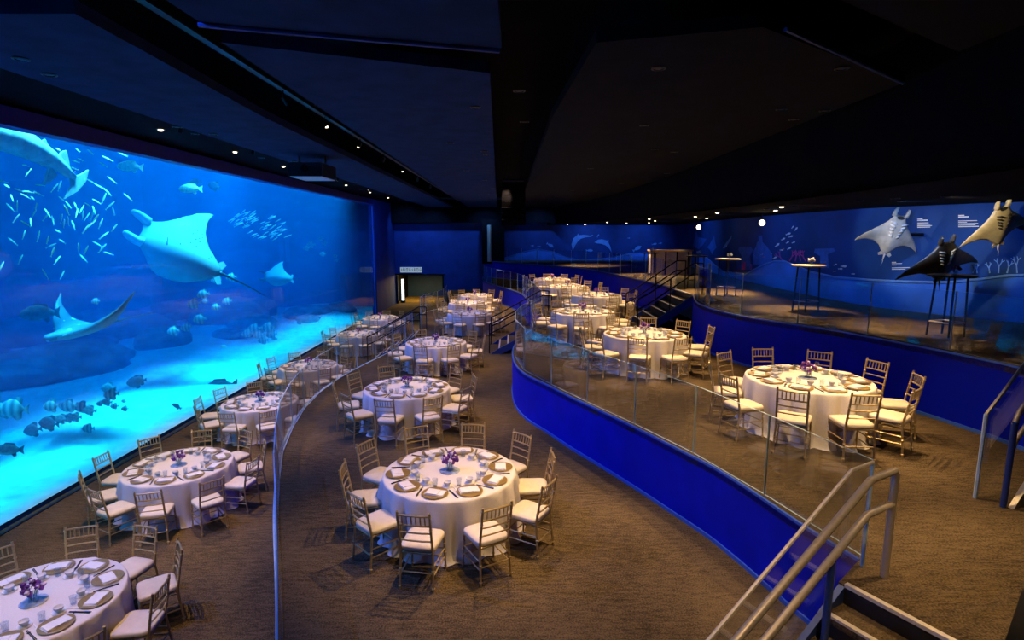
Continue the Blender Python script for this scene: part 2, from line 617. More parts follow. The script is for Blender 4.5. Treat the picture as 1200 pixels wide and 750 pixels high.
# exit passage beyond the doorway
door = empty('door_1', (0, 0, 0)); door['kind'] = 'structure'
b = MB(); b.box((-6.4, BY + 2.3, LOW - .06), (3.5, 4.4, .12)); b.obj('passage_floor', M['carpet'], door)
b = MB(); b.box((-6.4, BY + 4.5, .2), (3.5, .1, 2.6)); b.obj('passage_wall', M['deep_wall'], door)
for x in (DX0 - .1, DX1 + .1):
    b = MB(); b.box((x, BY + 2.3, .2), (.1, 4.3, 2.6)); b.obj('passage_wall', M['black'], door)
b = MB(); b.box((-6.4, BY + 2.3, DH + .16), (3.5, 4.4, .1)); b.obj('passage_ceiling', M['black'], door)
b = MB()
b.box((DX0 + .05, BY - .03, (LOW + DH) / 2), (.1, .08, DH - LOW)).box((DX1 - .05, BY - .03, (LOW + DH) / 2), (.1, .08, DH - LOW)).box((-6.4, BY - .03, DH + .04), (3.5, .08, .08))
b.obj('door_frame', M['black_metal'], door)
t = empty('tube_light', (-7.72, BY + .5, LOW), label='vertical white light tube glowing inside the exit doorway', cat='light')
b = MB(); b.box((0, 0, .9), (.16, .1, 1.5)); b.obj('tube', M['lamp_cool'], t)
b = MB(); b.box((0, 0, .075), (.3, .25, .15)).box((0, .07, .9), (.2, .03, 1.62)); b.obj('backing', M['black_metal'], t)
lamp('AREA', 'doorway_light', (-6.4, BY + 1.4, DH + .05), 260, (1, .6, .1), aim=(-6.4, BY + 1.2, LOW), size=2.2)

# sign over the doorway
sg = empty('exit_sign', (-7.0, BY - .05, 1.39), label='pale lettered sign on the dark wall above the exit doorway', cat='sign')
b = MB(); b.box((0, 0, 0), (1.5, .06, .36)); b.obj('sign_panel', M['sign'], sg)
b = MB()
x = -.66
for k, w in enumerate((.05, .1, .05, .11, .05, .06, .12, .05, .05, .1, .05, .1, .05)):
    b.box((x + w / 2, -.034, (.02 if k % 3 else 0)), (.03, .012, .24 if k % 2 else .2))
    if k % 2:
        b.box((x + w / 2, -.034, .09 - .07 * (k % 3)), (w, .012, .03))
    x += w + .045
b.obj('lettering', M['black'], sg)

# ------------------------------------------------------------------ ceiling
cb = MB(); cb.box((3.56, 18, 6.45), (23.3, 43, .2))
ceiling = cb.obj('ceiling', M['black']); ceiling['kind'] = 'structure'


def ceil_panel(poly, z, t=.1, m='panel'):
    b = MB(); b.prism(poly, z, z + t)
    return b.obj('ceiling_panel', M[m], ceiling)


ceil_panel([(-5.6, 4.9), (-3.6, 4.9), (-3.85, 9), (-3.9, 37.5), (-5.6, 37.5)], CEIL, .12)
ceil_panel([(-2.75, 5.6), (-.25, 6.6), (-1.0, 37.5), (-2.9, 37.5)], CEIL, .12)
ceil_panel([(-2.75, -2), (-.15, -2), (-.1, 5.6), (-2.6, 5.0)], CEIL - .05, .14)
ceil_panel([(.62, 9), (.8, 5.6), (2.2, 5.2), (4.7, 7.0), (4.9, 18), (4.2, 37.5), (.45, 37.5)], CEIL, .12, 'panel_black')
ceil_panel([(1.1, -2), (4.6, -2), (4.7, 6.2), (2.4, 4.7), (1.2, 4.9)], CEIL + .1, .12, 'panel_black')
# lowered black soffit over the upper terraces
SOF = spline([(5.0, -2), (5.0, 3), (4.95, 5.2), (5.2, 8), (5.3, 11.4), (5.2, 15), (5.1, 19), (4.6, 26), (3.6, 33), (2.4, 38.5)], .5)
sb = MB(); sb.prism(SOF + [(15, 38.5), (15, -2)], SOFFIT, SOFFIT + .1)
sb.obj('ceiling_soffit', M['black'], ceiling)
wallstrip('ceiling_fascia', SOF, SOFFIT, 6.35, M['black'], .08, -1, parent=ceiling)
# bulkhead between window head and ceiling, and low beam at the far end
b = MB(); b.box((-6.9, 18, 5.98), (2.6, 42, .2)); b.obj('ceiling_bulkhead', M['black'], ceiling)
b = MB(); b.box((-2.3, 38.1, 5.35), (12, .8, 1.5)); b.obj('ceiling_beam', M['black'], ceiling)

# thin blue rods added for the highlights along two panel edges
b = MB(); b.tube([(-2.62, 4.95, CEIL - .07), (-.12, 5.62, CEIL - .07)], .02, 6); b.obj('panel_edge_highlight', M['blue_steel'], ceiling)
b = MB(); b.tube([(2.4, 5.2, CEIL - .02), (4.65, 6.95, CEIL - .02)], .02, 6); b.obj('panel_edge_highlight', M['blue_steel'], ceiling)

# ------------------------------------------------------------------ aquarium
win = empty('window_1', (TX, 15, LOW)); win['kind'] = 'structure'
for y0, y1 in ((-3, 10.9), (10.915, 21.9), (21.915, 33.0)):
    b = MB(); b.box((-.1, (y0 + y1) / 2 - 15, 3.24), (.2, y1 - y0, 6.48)); b.obj('acrylic_pane', M['acrylic'], win)
b = MB(); b.box((.03, 0, 6.62), (.3, 36, .3)); b.obj('window_frame', mat('violet blue window head', (.03, .03, .3), .5, noise=.1, scale=5), win)
b = MB(); b.box((.02, 18.03, 3.2), (.06, .05, 6.4)); b.obj('window_seam', M['pale_blue'], win)
b = MB(); b.box((.02, 0, .006), (.06, 36, .012)); b.obj('window_sill', M['black_metal'], win)
# tank shell
BX = -24.5
b = MB(); b.box((BX, 15, 4.2), (.3, 46, 11)); o = b.obj('wall_tank', M['tank_wall']); o['kind'] = 'structure'
b = MB(); b.box(((BX + TX) / 2 - .1, 37.5, 4.2), (16.2, .3, 11)); o = b.obj('wall_tank', M['tank_wall']); o['kind'] = 'structure'
b = MB(); b.box(((BX + TX) / 2 - .1, -7.5, 4.2), (16.2, .3, 11)); o = b.obj('wall_tank', M['tank_wall']); o['kind'] = 'structure'
b = MB(); b.box(((BX + TX) / 2, 15, 9.6), (16.4, 46, .2)); o = b.obj('ceiling_tank', M['black']); o['kind'] = 'structure'
b = MB(); b.box((TX - .1, 15, 7.6), (.2, 46, 3.9)); o = b.obj('wall_tank', M['black']); o['kind'] = 'structure'
b = MB(); b.box((TX - .1, -5.2, 2.2), (.2, 4.4, 7.6)); o = b.obj('wall_tank', M['black']); o['kind'] = 'structure'
# sand bed, gently rippled, falling a little away from the window
sb = MB()
nx, ny = 40, 90
vs = []
for i in range(nx + 1):
    for j in range(ny + 1):
        x = TX - .22 - (TX - .22 - BX - .2) * i / nx
        y = -7.2 + 44.5 * j / ny
        z = LOW + .02 + .10 * math.sin(x * .9 + y * .35) * min(1, i / 6) + .05 * math.sin(y * 1.7 - x * 1.1) * min(1, i / 4) - .03 * i / nx
        vs.append((x, y, z))
sb.add(vs, [(i * (ny + 1) + j, i * (ny + 1) + j + 1, (i + 1) * (ny + 1) + j + 1, (i + 1) * (ny + 1) + j) for i in range(nx) for j in range(ny)])
tank_floor = sb.obj('floor_tank', M['sand'], smooth='all'); tank_floor['kind'] = 'structure'
b = MB(); b.box(((BX + TX) / 2 - .04, 15, 3.4), (BX * -1 + TX - .42, 44.4, 9.0))
wt = b.obj('sea_water', M['water'])
tag(wt, 'deep blue water filling the aquarium behind the window', 'water', kind='stuff')

# reef rocks on the sand
rk = random.Random(3)


def rock_mesh(seed, sx, sy, sz):
    bm = bmesh.new()
    bmesh.ops.create_icosphere(bm, subdivisions=3, radius=1)
    r = random.Random(seed)
    dirs = [(Vector((r.uniform(-1, 1), r.uniform(-1, 1), r.uniform(-.3, 1))).normalized(), r.uniform(.15, .5)) for _ in range(14)]
    for v in bm.verts:
        n = v.co.normalized()
        k = .75 + sum(max(0, n.dot(d) - .7) * a * 1.6 for d, a in dirs) + .05 * math.sin(n.x * 13 + seed) * math.sin(n.y * 11)
        v.co = Vector((n.x * k * sx, n.y * k * sy, max(-.15, n.z * k) * sz))
    me = bpy.data.meshes.new('reef_rock')
    bm.to_mesh(me); bm.free()
    me.materials.append(M['reef'])
    me.polygons.foreach_set('use_smooth', [True] * len(me.polygons))
    return me


rock_meshes = [rock_mesh(k, 1, 1, .6) for k in range(5)]
spots = []
for k in range(30):
    x = rk.uniform(-23, -15.5)
    y = rk.uniform(3, 36)
    if x > -17 and y < 16:
        x -= 3
    spots.append((x, y, rk.uniform(.7, 1.9)))
spots += [(-12.5, 33, 1.3), (-11.3, 30.5, .8), (-14, 29, 1.2), (-13.2, 26, .9), (-15.5, 24, 1.3), (-11.0, 34.5, 1.0)]
for k, (x, y, s) in enumerate(spots):
    o = link('reef_rock', rock_meshes[k % 5], tank_floor, (x, y, LOW - .02), rk.uniform(0, 6))
    o.scale = (s * 1.3, s, s * rk.uniform(.6, 1.1))

# ------------------------------------------------------------------ staircases


def stairs(label, top, d, width, n, rise, run, riser_m='riser', stringer_m='blue_steel'):
    """open flight; local x runs down the flight, local y across it, z = 0 at the upper floor"""
    t = empty('staircase', (top[0], top[1], top[2]), math.atan2(d[1], d[0]), label, 'stairs')
    tread = MB(); tread.box((run / 2, 0, -.025), (run + .02, width - .1, .05))
    tm = tread.mesh('tread', M['carpet'])
    nm = MB().box((0, 0, 0), (.045, width - .1, .032)).mesh('nosing', M['nosing'])
    rm = MB().box((0, 0, 0), (.03, width - .1, rise - .03)).mesh('riser', M[riser_m])
    for i in range(n):
        if i < n - 1:
            tr = link('tread', tm, t, (run * i, 0, -rise * (i + 1)))
            link('nosing', nm, tr, (run - .015, 0, .005))
        link('riser', rm, t, (run * i - .005, 0, -rise * i - rise / 2 - .012))
    link('nosing', nm, t, (-.01, 0, .002))
    L, Z = run * (n - 1), -rise * (n - 1)
    for sgn in (-1, 1):
        b = MB()
        y = sgn * (width / 2 - .025)
        prof = [(-.02, .0), (L + .02, Z + .0), (L + .25, -rise * n), (L - .1, -rise * n), (-.02, -.27)]
        vs = [(px, y - .025, pz) for px, pz in prof] + [(px, y + .025, pz) for px, pz in prof]
        m = len(prof)
        b.add(vs, [tuple(range(m)), tuple(range(2 * m - 1, m - 1, -1))] + [(k, (k + 1) % m, m + (k + 1) % m, m + k) for k in range(m)])
        b.obj('stringer', M[stringer_m], t)
    return t


def rail(parent, pts, r, m='steel', name='handrail'):
    b = MB(); b.tube(pts, r, 10)
    return b.obj(name, M[m], parent, smooth=True)


def flight_rail(t, y, n, rise, run, m, posts=True, r=.022, ext=.3, low=True):
    """double handrail along one side of a flight"""
    L = run * (n - 1)
    for k, h in enumerate((.93, .62) if low else (.93,)):
        path = [(-ext, y, h), (0, y, h), (L, y, h - rise * (n - 1)), (L + ext, y, h - rise * n + .02)]
        hr = rail(t, path, r, m)
    for x, z0 in ((-ext, 0), (L * .5, -rise * (n - 1) * .5 - rise * .5), (L + ext, -rise * n)):
        zt = .93 if x < 0 else (.93 - rise * (n - 1) * .5 if x < L else .95 - rise * n)
        rail(t, [(x, y, z0), (x, y, zt)], r * .9, m, 'rail_post')


# middle floor down to the aquarium floor
s1 = stairs('short staircase from the middle floor down to the aquarium floor', (-3.75, 21.3, MID), (-1, 0), 1.8, 6, .158, .28)
flight_rail(s1, .8, 6, .158, .28, 'black_metal')
flight_rail(s1, -.8, 6, .158, .28, 'black_metal')
# upper platform down to the middle floor, far one
s2 = stairs('far staircase rising from the middle floor to the long platform', (.97, 18.35, UPR), (-1, 0), 1.7, 6, .158, .28, 'blue_wall')
flight_rail(s2, .75, 6, .158, .28, 'black_metal')
flight_rail(s2, -.75, 6, .158, .28, 'black_metal')
# upper platform up to the top level, far one
s3 = stairs('dark staircase with black rails climbing behind the platform tables', (5.35, 17.25, TOP), (-1, 0), 1.9, 6, .18, .26)
flight_rail(s3, .85, 6, .18, .26, 'black_metal')
flight_rail(s3, -.85, 6, .18, .26, 'black_metal')
# top level staircase at the right edge of the view
d4 = (-.882, -.471)
s4 = stairs('staircase at the right edge climbing to the top level', (7.05, 5.71, TOP), d4, 1.32, 6, .18, .29, stringer_m='nosing')
# side seen from the hall: local y = -0.8 is the far side
for yy, who in ((-.93, 'glass'), (-.69, 'rail')):
    L = .29 * 5
    if who == 'glass':
        b = MB()
        prof = [(L + .3, -1.08), (L + .3, -.13), (0, .95), (-.05, .95), (-.05, 0), (0, 0)]
        m = len(prof)
        vs = [(px, yy - .006, pz) for px, pz in prof] + [(px, yy + .006, pz) for px, pz in prof]
        b.add(vs, [tuple(range(m)), tuple(range(2 * m - 1, m - 1, -1))] + [(k, (k + 1) % m, m + (k + 1) % m, m + k) for k in range(m)])
        b.obj('glass_panel', M['glass'], s4)
        b = MB(); b.tube([(L + .3, yy, -.13), (0, yy, .95)], .018, 6); b.obj('top_edge', M['nosing'], s4)
        b = MB(); b.tube([(L + .3, yy, -1.08), (L + .3, yy, -.13)], .02, 6); b.obj('glass_post', M['edge'], s4)
    else:
        rail(s4, [(L + .28, yy, -1.08 + .93), (L + .2, yy, -.97 + .93), (0, yy, .93), (-.3, yy, .93)], .026, 'steel')
        rail(s4, [(L + .28, yy, -1.08 + .62), (L + .2, yy, -.97 + .62), (0, yy, .62), (-.3, yy, .62)], .026, 'steel')
        rail(s4, [(L + .28, yy, -1.08), (L + .28, yy, -.15)], .03, 'blue_steel', 'rail_post')
        rail(s4, [(L * .7, yy, -.9), (L * .7, yy, .16)], .03, 'blue_steel', 'rail_post')
# near staircase from the platform down to the middle floor, at the lower right
d5 = Vector((-.866, -.5))
s5 = stairs('near staircase descending from the platform at the lower right', (3.09, 3.57, UPR), d5, 1.5, 6, .158, .27, 'riser')
L = .27 * 5
yy = -.78
b = MB()
prof = [(-.4, 0), (-.4, .95), (-.08, .95), (L + .35, -.03), (L + .35, -.93), (0, -.08)]
m = len(prof)
vs = [(px, yy - .006, pz) for px, pz in prof] + [(px, yy + .006, pz) for px, pz in prof]
b.add(vs, [tuple(range(m)), tuple(range(2 * m - 1, m - 1, -1))] + [(k, (k + 1) % m, m + (k + 1) % m, m + k) for k in range(m)])
b.obj('glass_panel', M['glass'], s5)
b = MB(); b.tube([(-.4, yy, .95), (-.08, yy, .95), (L + .35, yy, -.03)], .016, 6); b.obj('top_edge', M['nosing'], s5)
b = MB(); b.tube([(-.4, yy, 0), (-.4, yy, .95)], .016, 6); b.obj('glass_post', M['edge'], s5)
yy = -.6
for h in (.95, .66):
    rail(s5, [(-.4, yy, h - .06), (-.38, yy, h), (-.02, yy, h), (L + .2, yy, h - .158 * 5.2), (L + .6, yy, h - .158 * 6)], .03, 'steel')
rail(s5, [(-.4, yy, 0), (-.4, yy, .93)], .03, 'steel', 'rail_post')
rail(s5, [(.42, yy, -.42), (.42, yy, .42)], .028, 'blue_steel', 'rail_post')
rail(s5, [(L + .55, yy, -.95), (L + .55, yy, -.02)], .028, 'blue_steel', 'rail_post')

# ------------------------------------------------------------------ glass balustrades


def balustrade(label, pts, z, h=.93, length=1.25, start_post=False):
    R = resample(pts, length)
    t = empty('glass_balustrade', (R[0].x, R[0].y, z), 0, label, 'balustrade')
    for a, b2 in zip(R, R[1:]):
        d = b2 - a
        l = d.length - .012
        ang = math.atan2(d.y, d.x)
        mid = (a + b2) / 2 - R[0]
        b = MB()
        x, y, zz = l / 2, .008, h
        vs = [(-x, -y, .03), (x, -y, .03), (x, y, .03), (-x, y, .03), (-x, -y, zz), (x, -y, zz), (x, y, zz), (-x, y, zz)]
        b.add(vs, [(0, 1, 5, 4), (2, 3, 7, 6), (4, 5, 6, 7), (1, 2, 6, 5), (3, 0, 4, 7), (0, 3, 2, 1)])
        b.mi = [0, 0, 1, 1, 1, 1]
        b.obj('glass_panel', [M['glass'], M['edge']], t, loc=(mid.x, mid.y, 0), rz=ang)
    return t


balustrade('long curved glass balustrade between the middle floor and aquarium floor', offset(sMA, -.05), MID)
balustrade('curved glass balustrade along the middle floor near the exit door', offset(sMB, -.05)[:int(len(sMB) * .62)], MID)
balustrade('long curved glass balustrade on the blue wall of the right platform', offset(sUA, -.05), UPR)
balustrade('far glass balustrade on the platform edge beyond the short staircase', offset(sUB, -.05)[:-8], UPR)
balustrade('curved glass balustrade of the top level behind the platform tables', offset(sTA, -.05)[2:], TOP, length=1.5)
balustrade('distant glass balustrade of the top level below the dolphin wall', offset(sTB, -.05)[:-10], TOP, length=1.6)
# ------------------------------------------------------------------ chairs


def soft_slab(w0, w1, d, z0, z1, nose=.02):
    """cushion: rounded plan slab, slightly crowned; w0 back width, w1 front width"""
    def ring(k, z):
        out = []
        for i in range(28):
            a = 2 * PI * i / 28
            cx, sy = math.cos(a), math.sin(a)
            e = .35
            x = math.copysign(abs(cx) ** e, cx)
            y = math.copysign(abs(sy) ** e, sy)
            w = (w0 + (w1 - w0) * (y + 1) / 2) / 2
            out.append((x * w * k, y * d / 2 * k, z))
        return out
    b = MB()
    rings = [ring(.93, z0), ring(1, z0 + .012), ring(1, z1 - .022), ring(.95, z1 - .006), ring(.7, z1 + .004), ring(.3, z1 + .01)]
    vs = [p for r in rings for p in r]
    n = 28
    fs = [(i * n + k, i * n + (k + 1) % n, (i + 1) * n + (k + 1) % n, (i + 1) * n + k) for i in range(len(rings) - 1) for k in range(n)]
    fs += [tuple(range(n)), tuple((len(rings) - 1) * n + k for k in range(n))]
    b.add(vs, fs)
    return b


def ring_leg(path, r, rings, n=7):
    """turned bamboo style stick with small rings"""
    b = MB()
    P = [Vector(p) for p in path]
    b.tube(P, [r * .8] + [r] * (len(P) - 2) + [r * .85] if len(P) > 2 else [r * .75, r], n)
    for seg, t in rings:
        q = P[seg].lerp(P[seg + 1], t)
        dv = (P[seg + 1] - P[seg]).normalized() * .008
        b.tube([q - dv, q, q + dv], [r, r * 1.45, r], n, cap=False)
    return b


def back_y(z):
    return -.195 - (z - .42) * .17 if z > .42 else -.195 - (.42 - z) * .10


cushion_me = soft_slab(.395, .43, .42, .432, .492).mesh('seat_cushion', M['ivory'], True)
fm = MB()
fm.tube([(-.19, .18, .418), (.19, .18, .418)], .014, 7).tube([(-.175, -.195, .418), (.175, -.195, .418)], .014, 7)
for s in (-1, 1):
    fm.tube([(s * .19, .18, .418), (s * .175, -.195, .418)], .014, 7)
fm.box((0, -.005, .43), (.35, .36, .012))
frame_me = fm.mesh('seat_frame', M['gold'], True)
leg_me, post_me = [], []
for s in (-1, 1):
    leg_me.append(ring_leg([(s * .2, .2, 0), (s * .19, .18, .44)], .0145, [(0, .1), (0, .5), (0, .75)]).mesh('front_leg', M['gold'], True))
    p = [(s * .19, back_y(0), 0), (s * .178, back_y(.42), .42), (s * .178, back_y(.9), .90), (s * .178, back_y(.925), .925)]
    post_me.append(ring_leg(p, .0145, [(0, .1), (0, .55), (1, .3), (1, .62), (1, .95)]).mesh('back_post', M['gold'], True))
rails_me = []
for z, r in ((.885, .0125), (.765, .011), (.675, .0095), (.575, .0095)):
    yb = back_y(z)
    rails_me.append(MB().tube([(-.176, yb, z), (-.08, yb - .012, z), (.08, yb - .012, z), (.176, yb, z)], r, 6).mesh('back_rail', M['gold'], True))
sp = MB()
for k in range(6):
    x = -.125 + .05 * k
    z0, z1 = .765, .885
    sp.tube([(x, back_y(z0) - .009, z0), (x, back_y((z0 + z1) / 2) - .012, (z0 + z1) / 2), (x, back_y(z1) - .009, z1)], [.006, .0085, .006], 6, cap=False)
spindle_me = sp.mesh('spindle_row', M['gold'], True)
st = MB()
for s in (-1, 1):
    for z in (.17, .27):
        st.tube([(s * .196, .192, z), (s * .184, back_y(z), z)], .0085, 6)
for z in (.14, .24):
    st.tube([(-.196, .192, z + .02), (.196, .192, z + .02)], .0085, 6)
st.tube([(-.184, back_y(.2), .2), (.184, back_y(.2), .2)], .0085, 6)
stretcher_me = st.mesh('stretcher', M['gold'], True)
# a plain joined frame for chairs too far off to show their parts
fb = MB()
for s in (-1, 1):
    fb.tube([(s * .2, .2, 0), (s * .19, .18, .44)], .0145, 5)
    fb.tube([(s * .19, back_y(0), 0), (s * .178, back_y(.42), .42), (s * .178, back_y(.92), .92)], .0145, 5)
    fb.tube([(s * .196, .192, .22), (s * .184, back_y(.22), .22)], .0085, 5)
for z in (.885, .765, .675, .575):
    fb.tube([(-.176, back_y(z), z), (.176, back_y(z), z)], .011, 5)
for k in range(6):
    x = -.125 + .05 * k
    fb.tube([(x, back_y(.765), .765), (x, back_y(.885), .885)], .008, 4, cap=False)
fb.tube([(-.19, .18, .418), (.19, .18, .418)], .014, 5).tube([(-.175, -.195, .418), (.175, -.195, .418)], .014, 5)
far_frame_me = fb.mesh('chair_frame', M['gold'], True)

chair_proto = {}


def copy_tree(o, parent=None):
    c = o.copy()
    C.objects.link(c)
    if parent is not None:
        c.parent = parent
    for ch in o.children:
        copy_tree(ch, c)
    return c


def chair(loc, rz, label, group, near):
    key = bool(near)
    if key not in chair_proto:
        t = empty('chiavari_chair')
        link('seat_cushion', cushion_me, t)
        if near:
            link('seat_frame', frame_me, t)
            for m in leg_me:
                link('front_leg', m, t)
            for m in post_me:
                link('back_post', m, t)
            for m in rails_me:
                link('back_rail', m, t)
            link('spindle_row', spindle_me, t)
            link('stretcher', stretcher_me, t)
        else:
            link('chair_frame', far_frame_me, t)
        chair_proto[key] = t
    else:
        t = copy_tree(chair_proto[key])
    t.location = loc
    t.rotation_euler = (0, 0, rz)
    return tag(t, label, 'chair', group)


# ------------------------------------------------------------------ tables and place settings
RT = .855


def cloth_mesh(seed):
    r = random.Random(seed)
    n = 180
    ph = [r.uniform(0, 6.28) for _ in range(4)]
    prof = [(0, .752), (.5, .752), (RT - .05, .752), (RT - .012, .749), (RT, .742), (RT + .005, .725), (RT + .008, .66), (RT + .012, .55), (RT + .018, .42), (RT + .026, .28), (RT + .036, .14), (RT + .055, .03), (RT + .085, .004)]
    b = MB()
    vs, fs = [], []
    for i, (rad, z) in enumerate(prof):
        amp = min(1, max(0, (.735 - z)) / .5)
        for k in range(n):
            a = 2 * PI * k / n
            f = abs(math.sin(9 * a + ph[0] + .7 * math.sin(2 * a + ph[1]))) ** .9
            w = .62 + .38 * math.sin(3 * a + ph[2]) * math.sin(5 * a + ph[3])
            rr = rad - .05 * amp + .15 * w * amp ** .65 * f
            vs.append((rr * math.cos(a), rr * math.sin(a), z))
    for i in range(1, len(prof) - 1):
        for k in range(n):
            k2 = (k + 1) % n
            fs.append((i * n + k, i * n + k2, (i + 1) * n + k2, (i + 1) * n + k))
    fs.append(tuple(n + k for k in range(n)))
    b.add(vs, fs)
    return b.mesh('tablecloth', M['cloth'], True)


cloths = [cloth_mesh(k) for k in range(3)]
top_me = MB().lathe([(0, .715), (.84, .715), (.84, .745), (0, .745)], 40).mesh('tabletop', M['wood'])
tleg = MB()
tleg.tube([(0, 0, 0), (0, 0, .715)], .02, 8)
tleg_me = tleg.mesh('table_leg', M['black_metal'])
plate_me = MB().lathe([(0, .002), (.10, .002), (.158, .012), (.16, .016), (.155, .018), (.105, .008), (0, .008)], 28).mesh('charger_plate', M['charger'], True)
nb = MB()
nb.box((0, 0, .004), (.235, .14, .008)).box((.004, .002, .012), (.228, .134, .007), .02).box((-.03, 0, .019), (.15, .13, .006), -.03)
napkin_me = nb.mesh('folded_napkin', M['napkin'])
cup = MB()
cup.lathe([(0, .012), (.022, .012), (.024, .004), (.026, .012), (.04, .035), (.047, .062), (.045, .062), (.037, .036), (.022, .018), (0, .016)], 18)
cup_me = cup.mesh('tea_cup', M['china'], True)
saucer_me = MB().lathe([(0, .002), (.04, .002), (.068, .011), (.066, .014), (.04, .006), (0, .006)], 20).mesh('saucer', M['china'], True)
gl = MB().lathe([(0, .003), (.028, .003), (.034, .10), (.0325, .10), (.027, .008), (0, .008)], 16)
tumbler_me = gl.mesh('water_glass', M['tumbler'], True)
goblet = MB().lathe([(0, .002), (.032, .002), (.032, .004), (.005, .008), (.004, .07), (.02, .085), (.036, .12), (.034, .17), (.033, .17), (.034, .12), (.018, .088), (0, .082)], 16)
goblet_me = goblet.mesh('wine_glass', M['tumbler'], True)
ch = MB()
for s in (-1, 1):
    ch.tube([(s * .007, -.12, .006), (s * .005, .12, .006)], [.005, .003], 6)
ch.box((0, .06, .003), (.03, .014, .006))
chop_me = ch.mesh('chopsticks', M['chop'])
spoon = MB()
spoon.box((0, -.02, .004), (.012, .10, .004)).lathe([(0, .002), (.02, .006), (.021, .008), (0, .005)], 10, (0, .045, 0))
spoon_me = spoon.mesh('soup_spoon', M['china'], True)

vase_me = MB().lathe([(0, .004), (.048, .004), (.052, .05), (.05, .10), (.044, .105), (.041, .10), (.044, .05), (.04, .012), (0, .012)], 20).mesh('vase', M['vase_glass'], True)
base_me = MB().lathe([(0, 0), (.13, 0), (.132, .004), (.128, .007), (0, .007)], 24).mesh('mirror_base', mat('mirror disc with painted reflection', (.5, .6, .72), .2, .1, noise=.2, scale=30))  # pale blue put in for the mirror's bluish reflection


def bouquet_mesh(seed, m2):
    r = random.Random(seed)
    bm = bmesh.new()
    for k in range(34):
        d = Vector((r.gauss(0, 1), r.gauss(0, 1), r.uniform(-.25, 1))).normalized()
        p = Vector((d.x * .095, d.y * .095, .155 + d.z * .085)) * r.uniform(.8, 1.05)
        res = bmesh.ops.create_icosphere(bm, subdivisions=1, radius=r.uniform(.018, .03), matrix=Matrix.Translation(p))
        mi = 1 if r.random() < .28 else 0
        for v in res['verts']:
            v.co += Vector((r.uniform(-1, 1), r.uniform(-1, 1), r.uniform(-1, 1))) * .006
            for f in v.link_faces:
                f.material_index = mi
    me = bpy.data.meshes.new('bouquet')
    bm.to_mesh(me); bm.free()
    me.materials.append(M['purple']); me.materials.append(m2)
    return me


bouquets = [bouquet_mesh(k, M['lilac']) for k in range(3)]
stb = MB()
for k in range(7):
    a = k * .9
    stb.tube([(.02 * math.cos(a), .02 * math.sin(a), .015), (.05 * math.cos(a + .6), .05 * math.sin(a + .6), .16)], .003, 5)
stems_me = stb.mesh('stems', M['stem'])

HOUR = ['twelve', 'one', 'two', 'three', 'four', 'five', 'six', 'seven', 'eight', 'nine', 'ten', 'eleven']


def clock(a, c):
    """hour of a direction on a table, six being the side towards the viewer"""
    toward = math.degrees(math.atan2(-c[1], -c[0]))
    d = (toward - a) % 360           # clockwise from six o'clock
    return HOUR[(6 + round(d / 30)) % 12]


# name, centre, floor, phase of first seat, seats, detail, phrase, spot colour scale
TABLES = [
    ((-.81, 6.86), MID, 261, 10, 3, 'front middle-floor table', 1.1),
    ((-2.12, 10.87), MID, 264, 10, 3, 'second middle-floor table', .75),
    ((-2.18, 15.64), MID, 261, 10, 2, 'third middle-floor table', 1.0),
    ((-1.66, 21.6), MID, 255, 10, 1, 'fourth middle-floor table', .7),
    ((-2.0, 25.0), MID, 262, 10, 1, 'fifth middle-floor table', 2.0),
    ((-1.9, 28.3), MID, 270, 10, 1, 'farthest middle-floor table', 2.4),
    ((-5.27, 5.57), LOW, 2, 10, 3, 'front aquarium-side table', .7),
    ((-5.85, 9.24), LOW, 176, 10, 3, 'second aquarium-side table', 1.0),
    ((-6.12, 13.03), LOW, 192, 10, 3, 'third aquarium-side table', .9),
    ((-6.3, 16.78), LOW, 200, 10, 2, 'fourth aquarium-side table', .8),
    ((-6.28, 22.33), LOW, 262, 10, 1, 'fifth aquarium-side table', .8),
    ((-6.43, 26.82), LOW, 270, 10, 1, 'farthest aquarium-side table', 1.0),
    ((4.38, 7.99), UPR, 199, 10, 3, 'front platform table', 1.4),
    ((2.84, 11.72), UPR, 216, 10, 2, 'second platform table', 2.3),
    ((1.96, 15.2), UPR, 225, 10, 2, 'third platform table', 2.2),
    ((2.99, 19.5), UPR, 250, 10, 1, 'fourth platform table', 2.4),
    ((2.28, 22.73), UPR, 262, 10, 1, 'fifth platform table', 3.2),
    ((1.92, 26.55), UPR, 240, 10, 1, 'farthest platform table', 3.2),
]
SIDE = {MID: 'middle floor', LOW: 'aquarium floor', UPR: 'right platform'}
FIX, FIX2 = [], []      # ceiling spotlights to hang later
rs = random.Random(11)
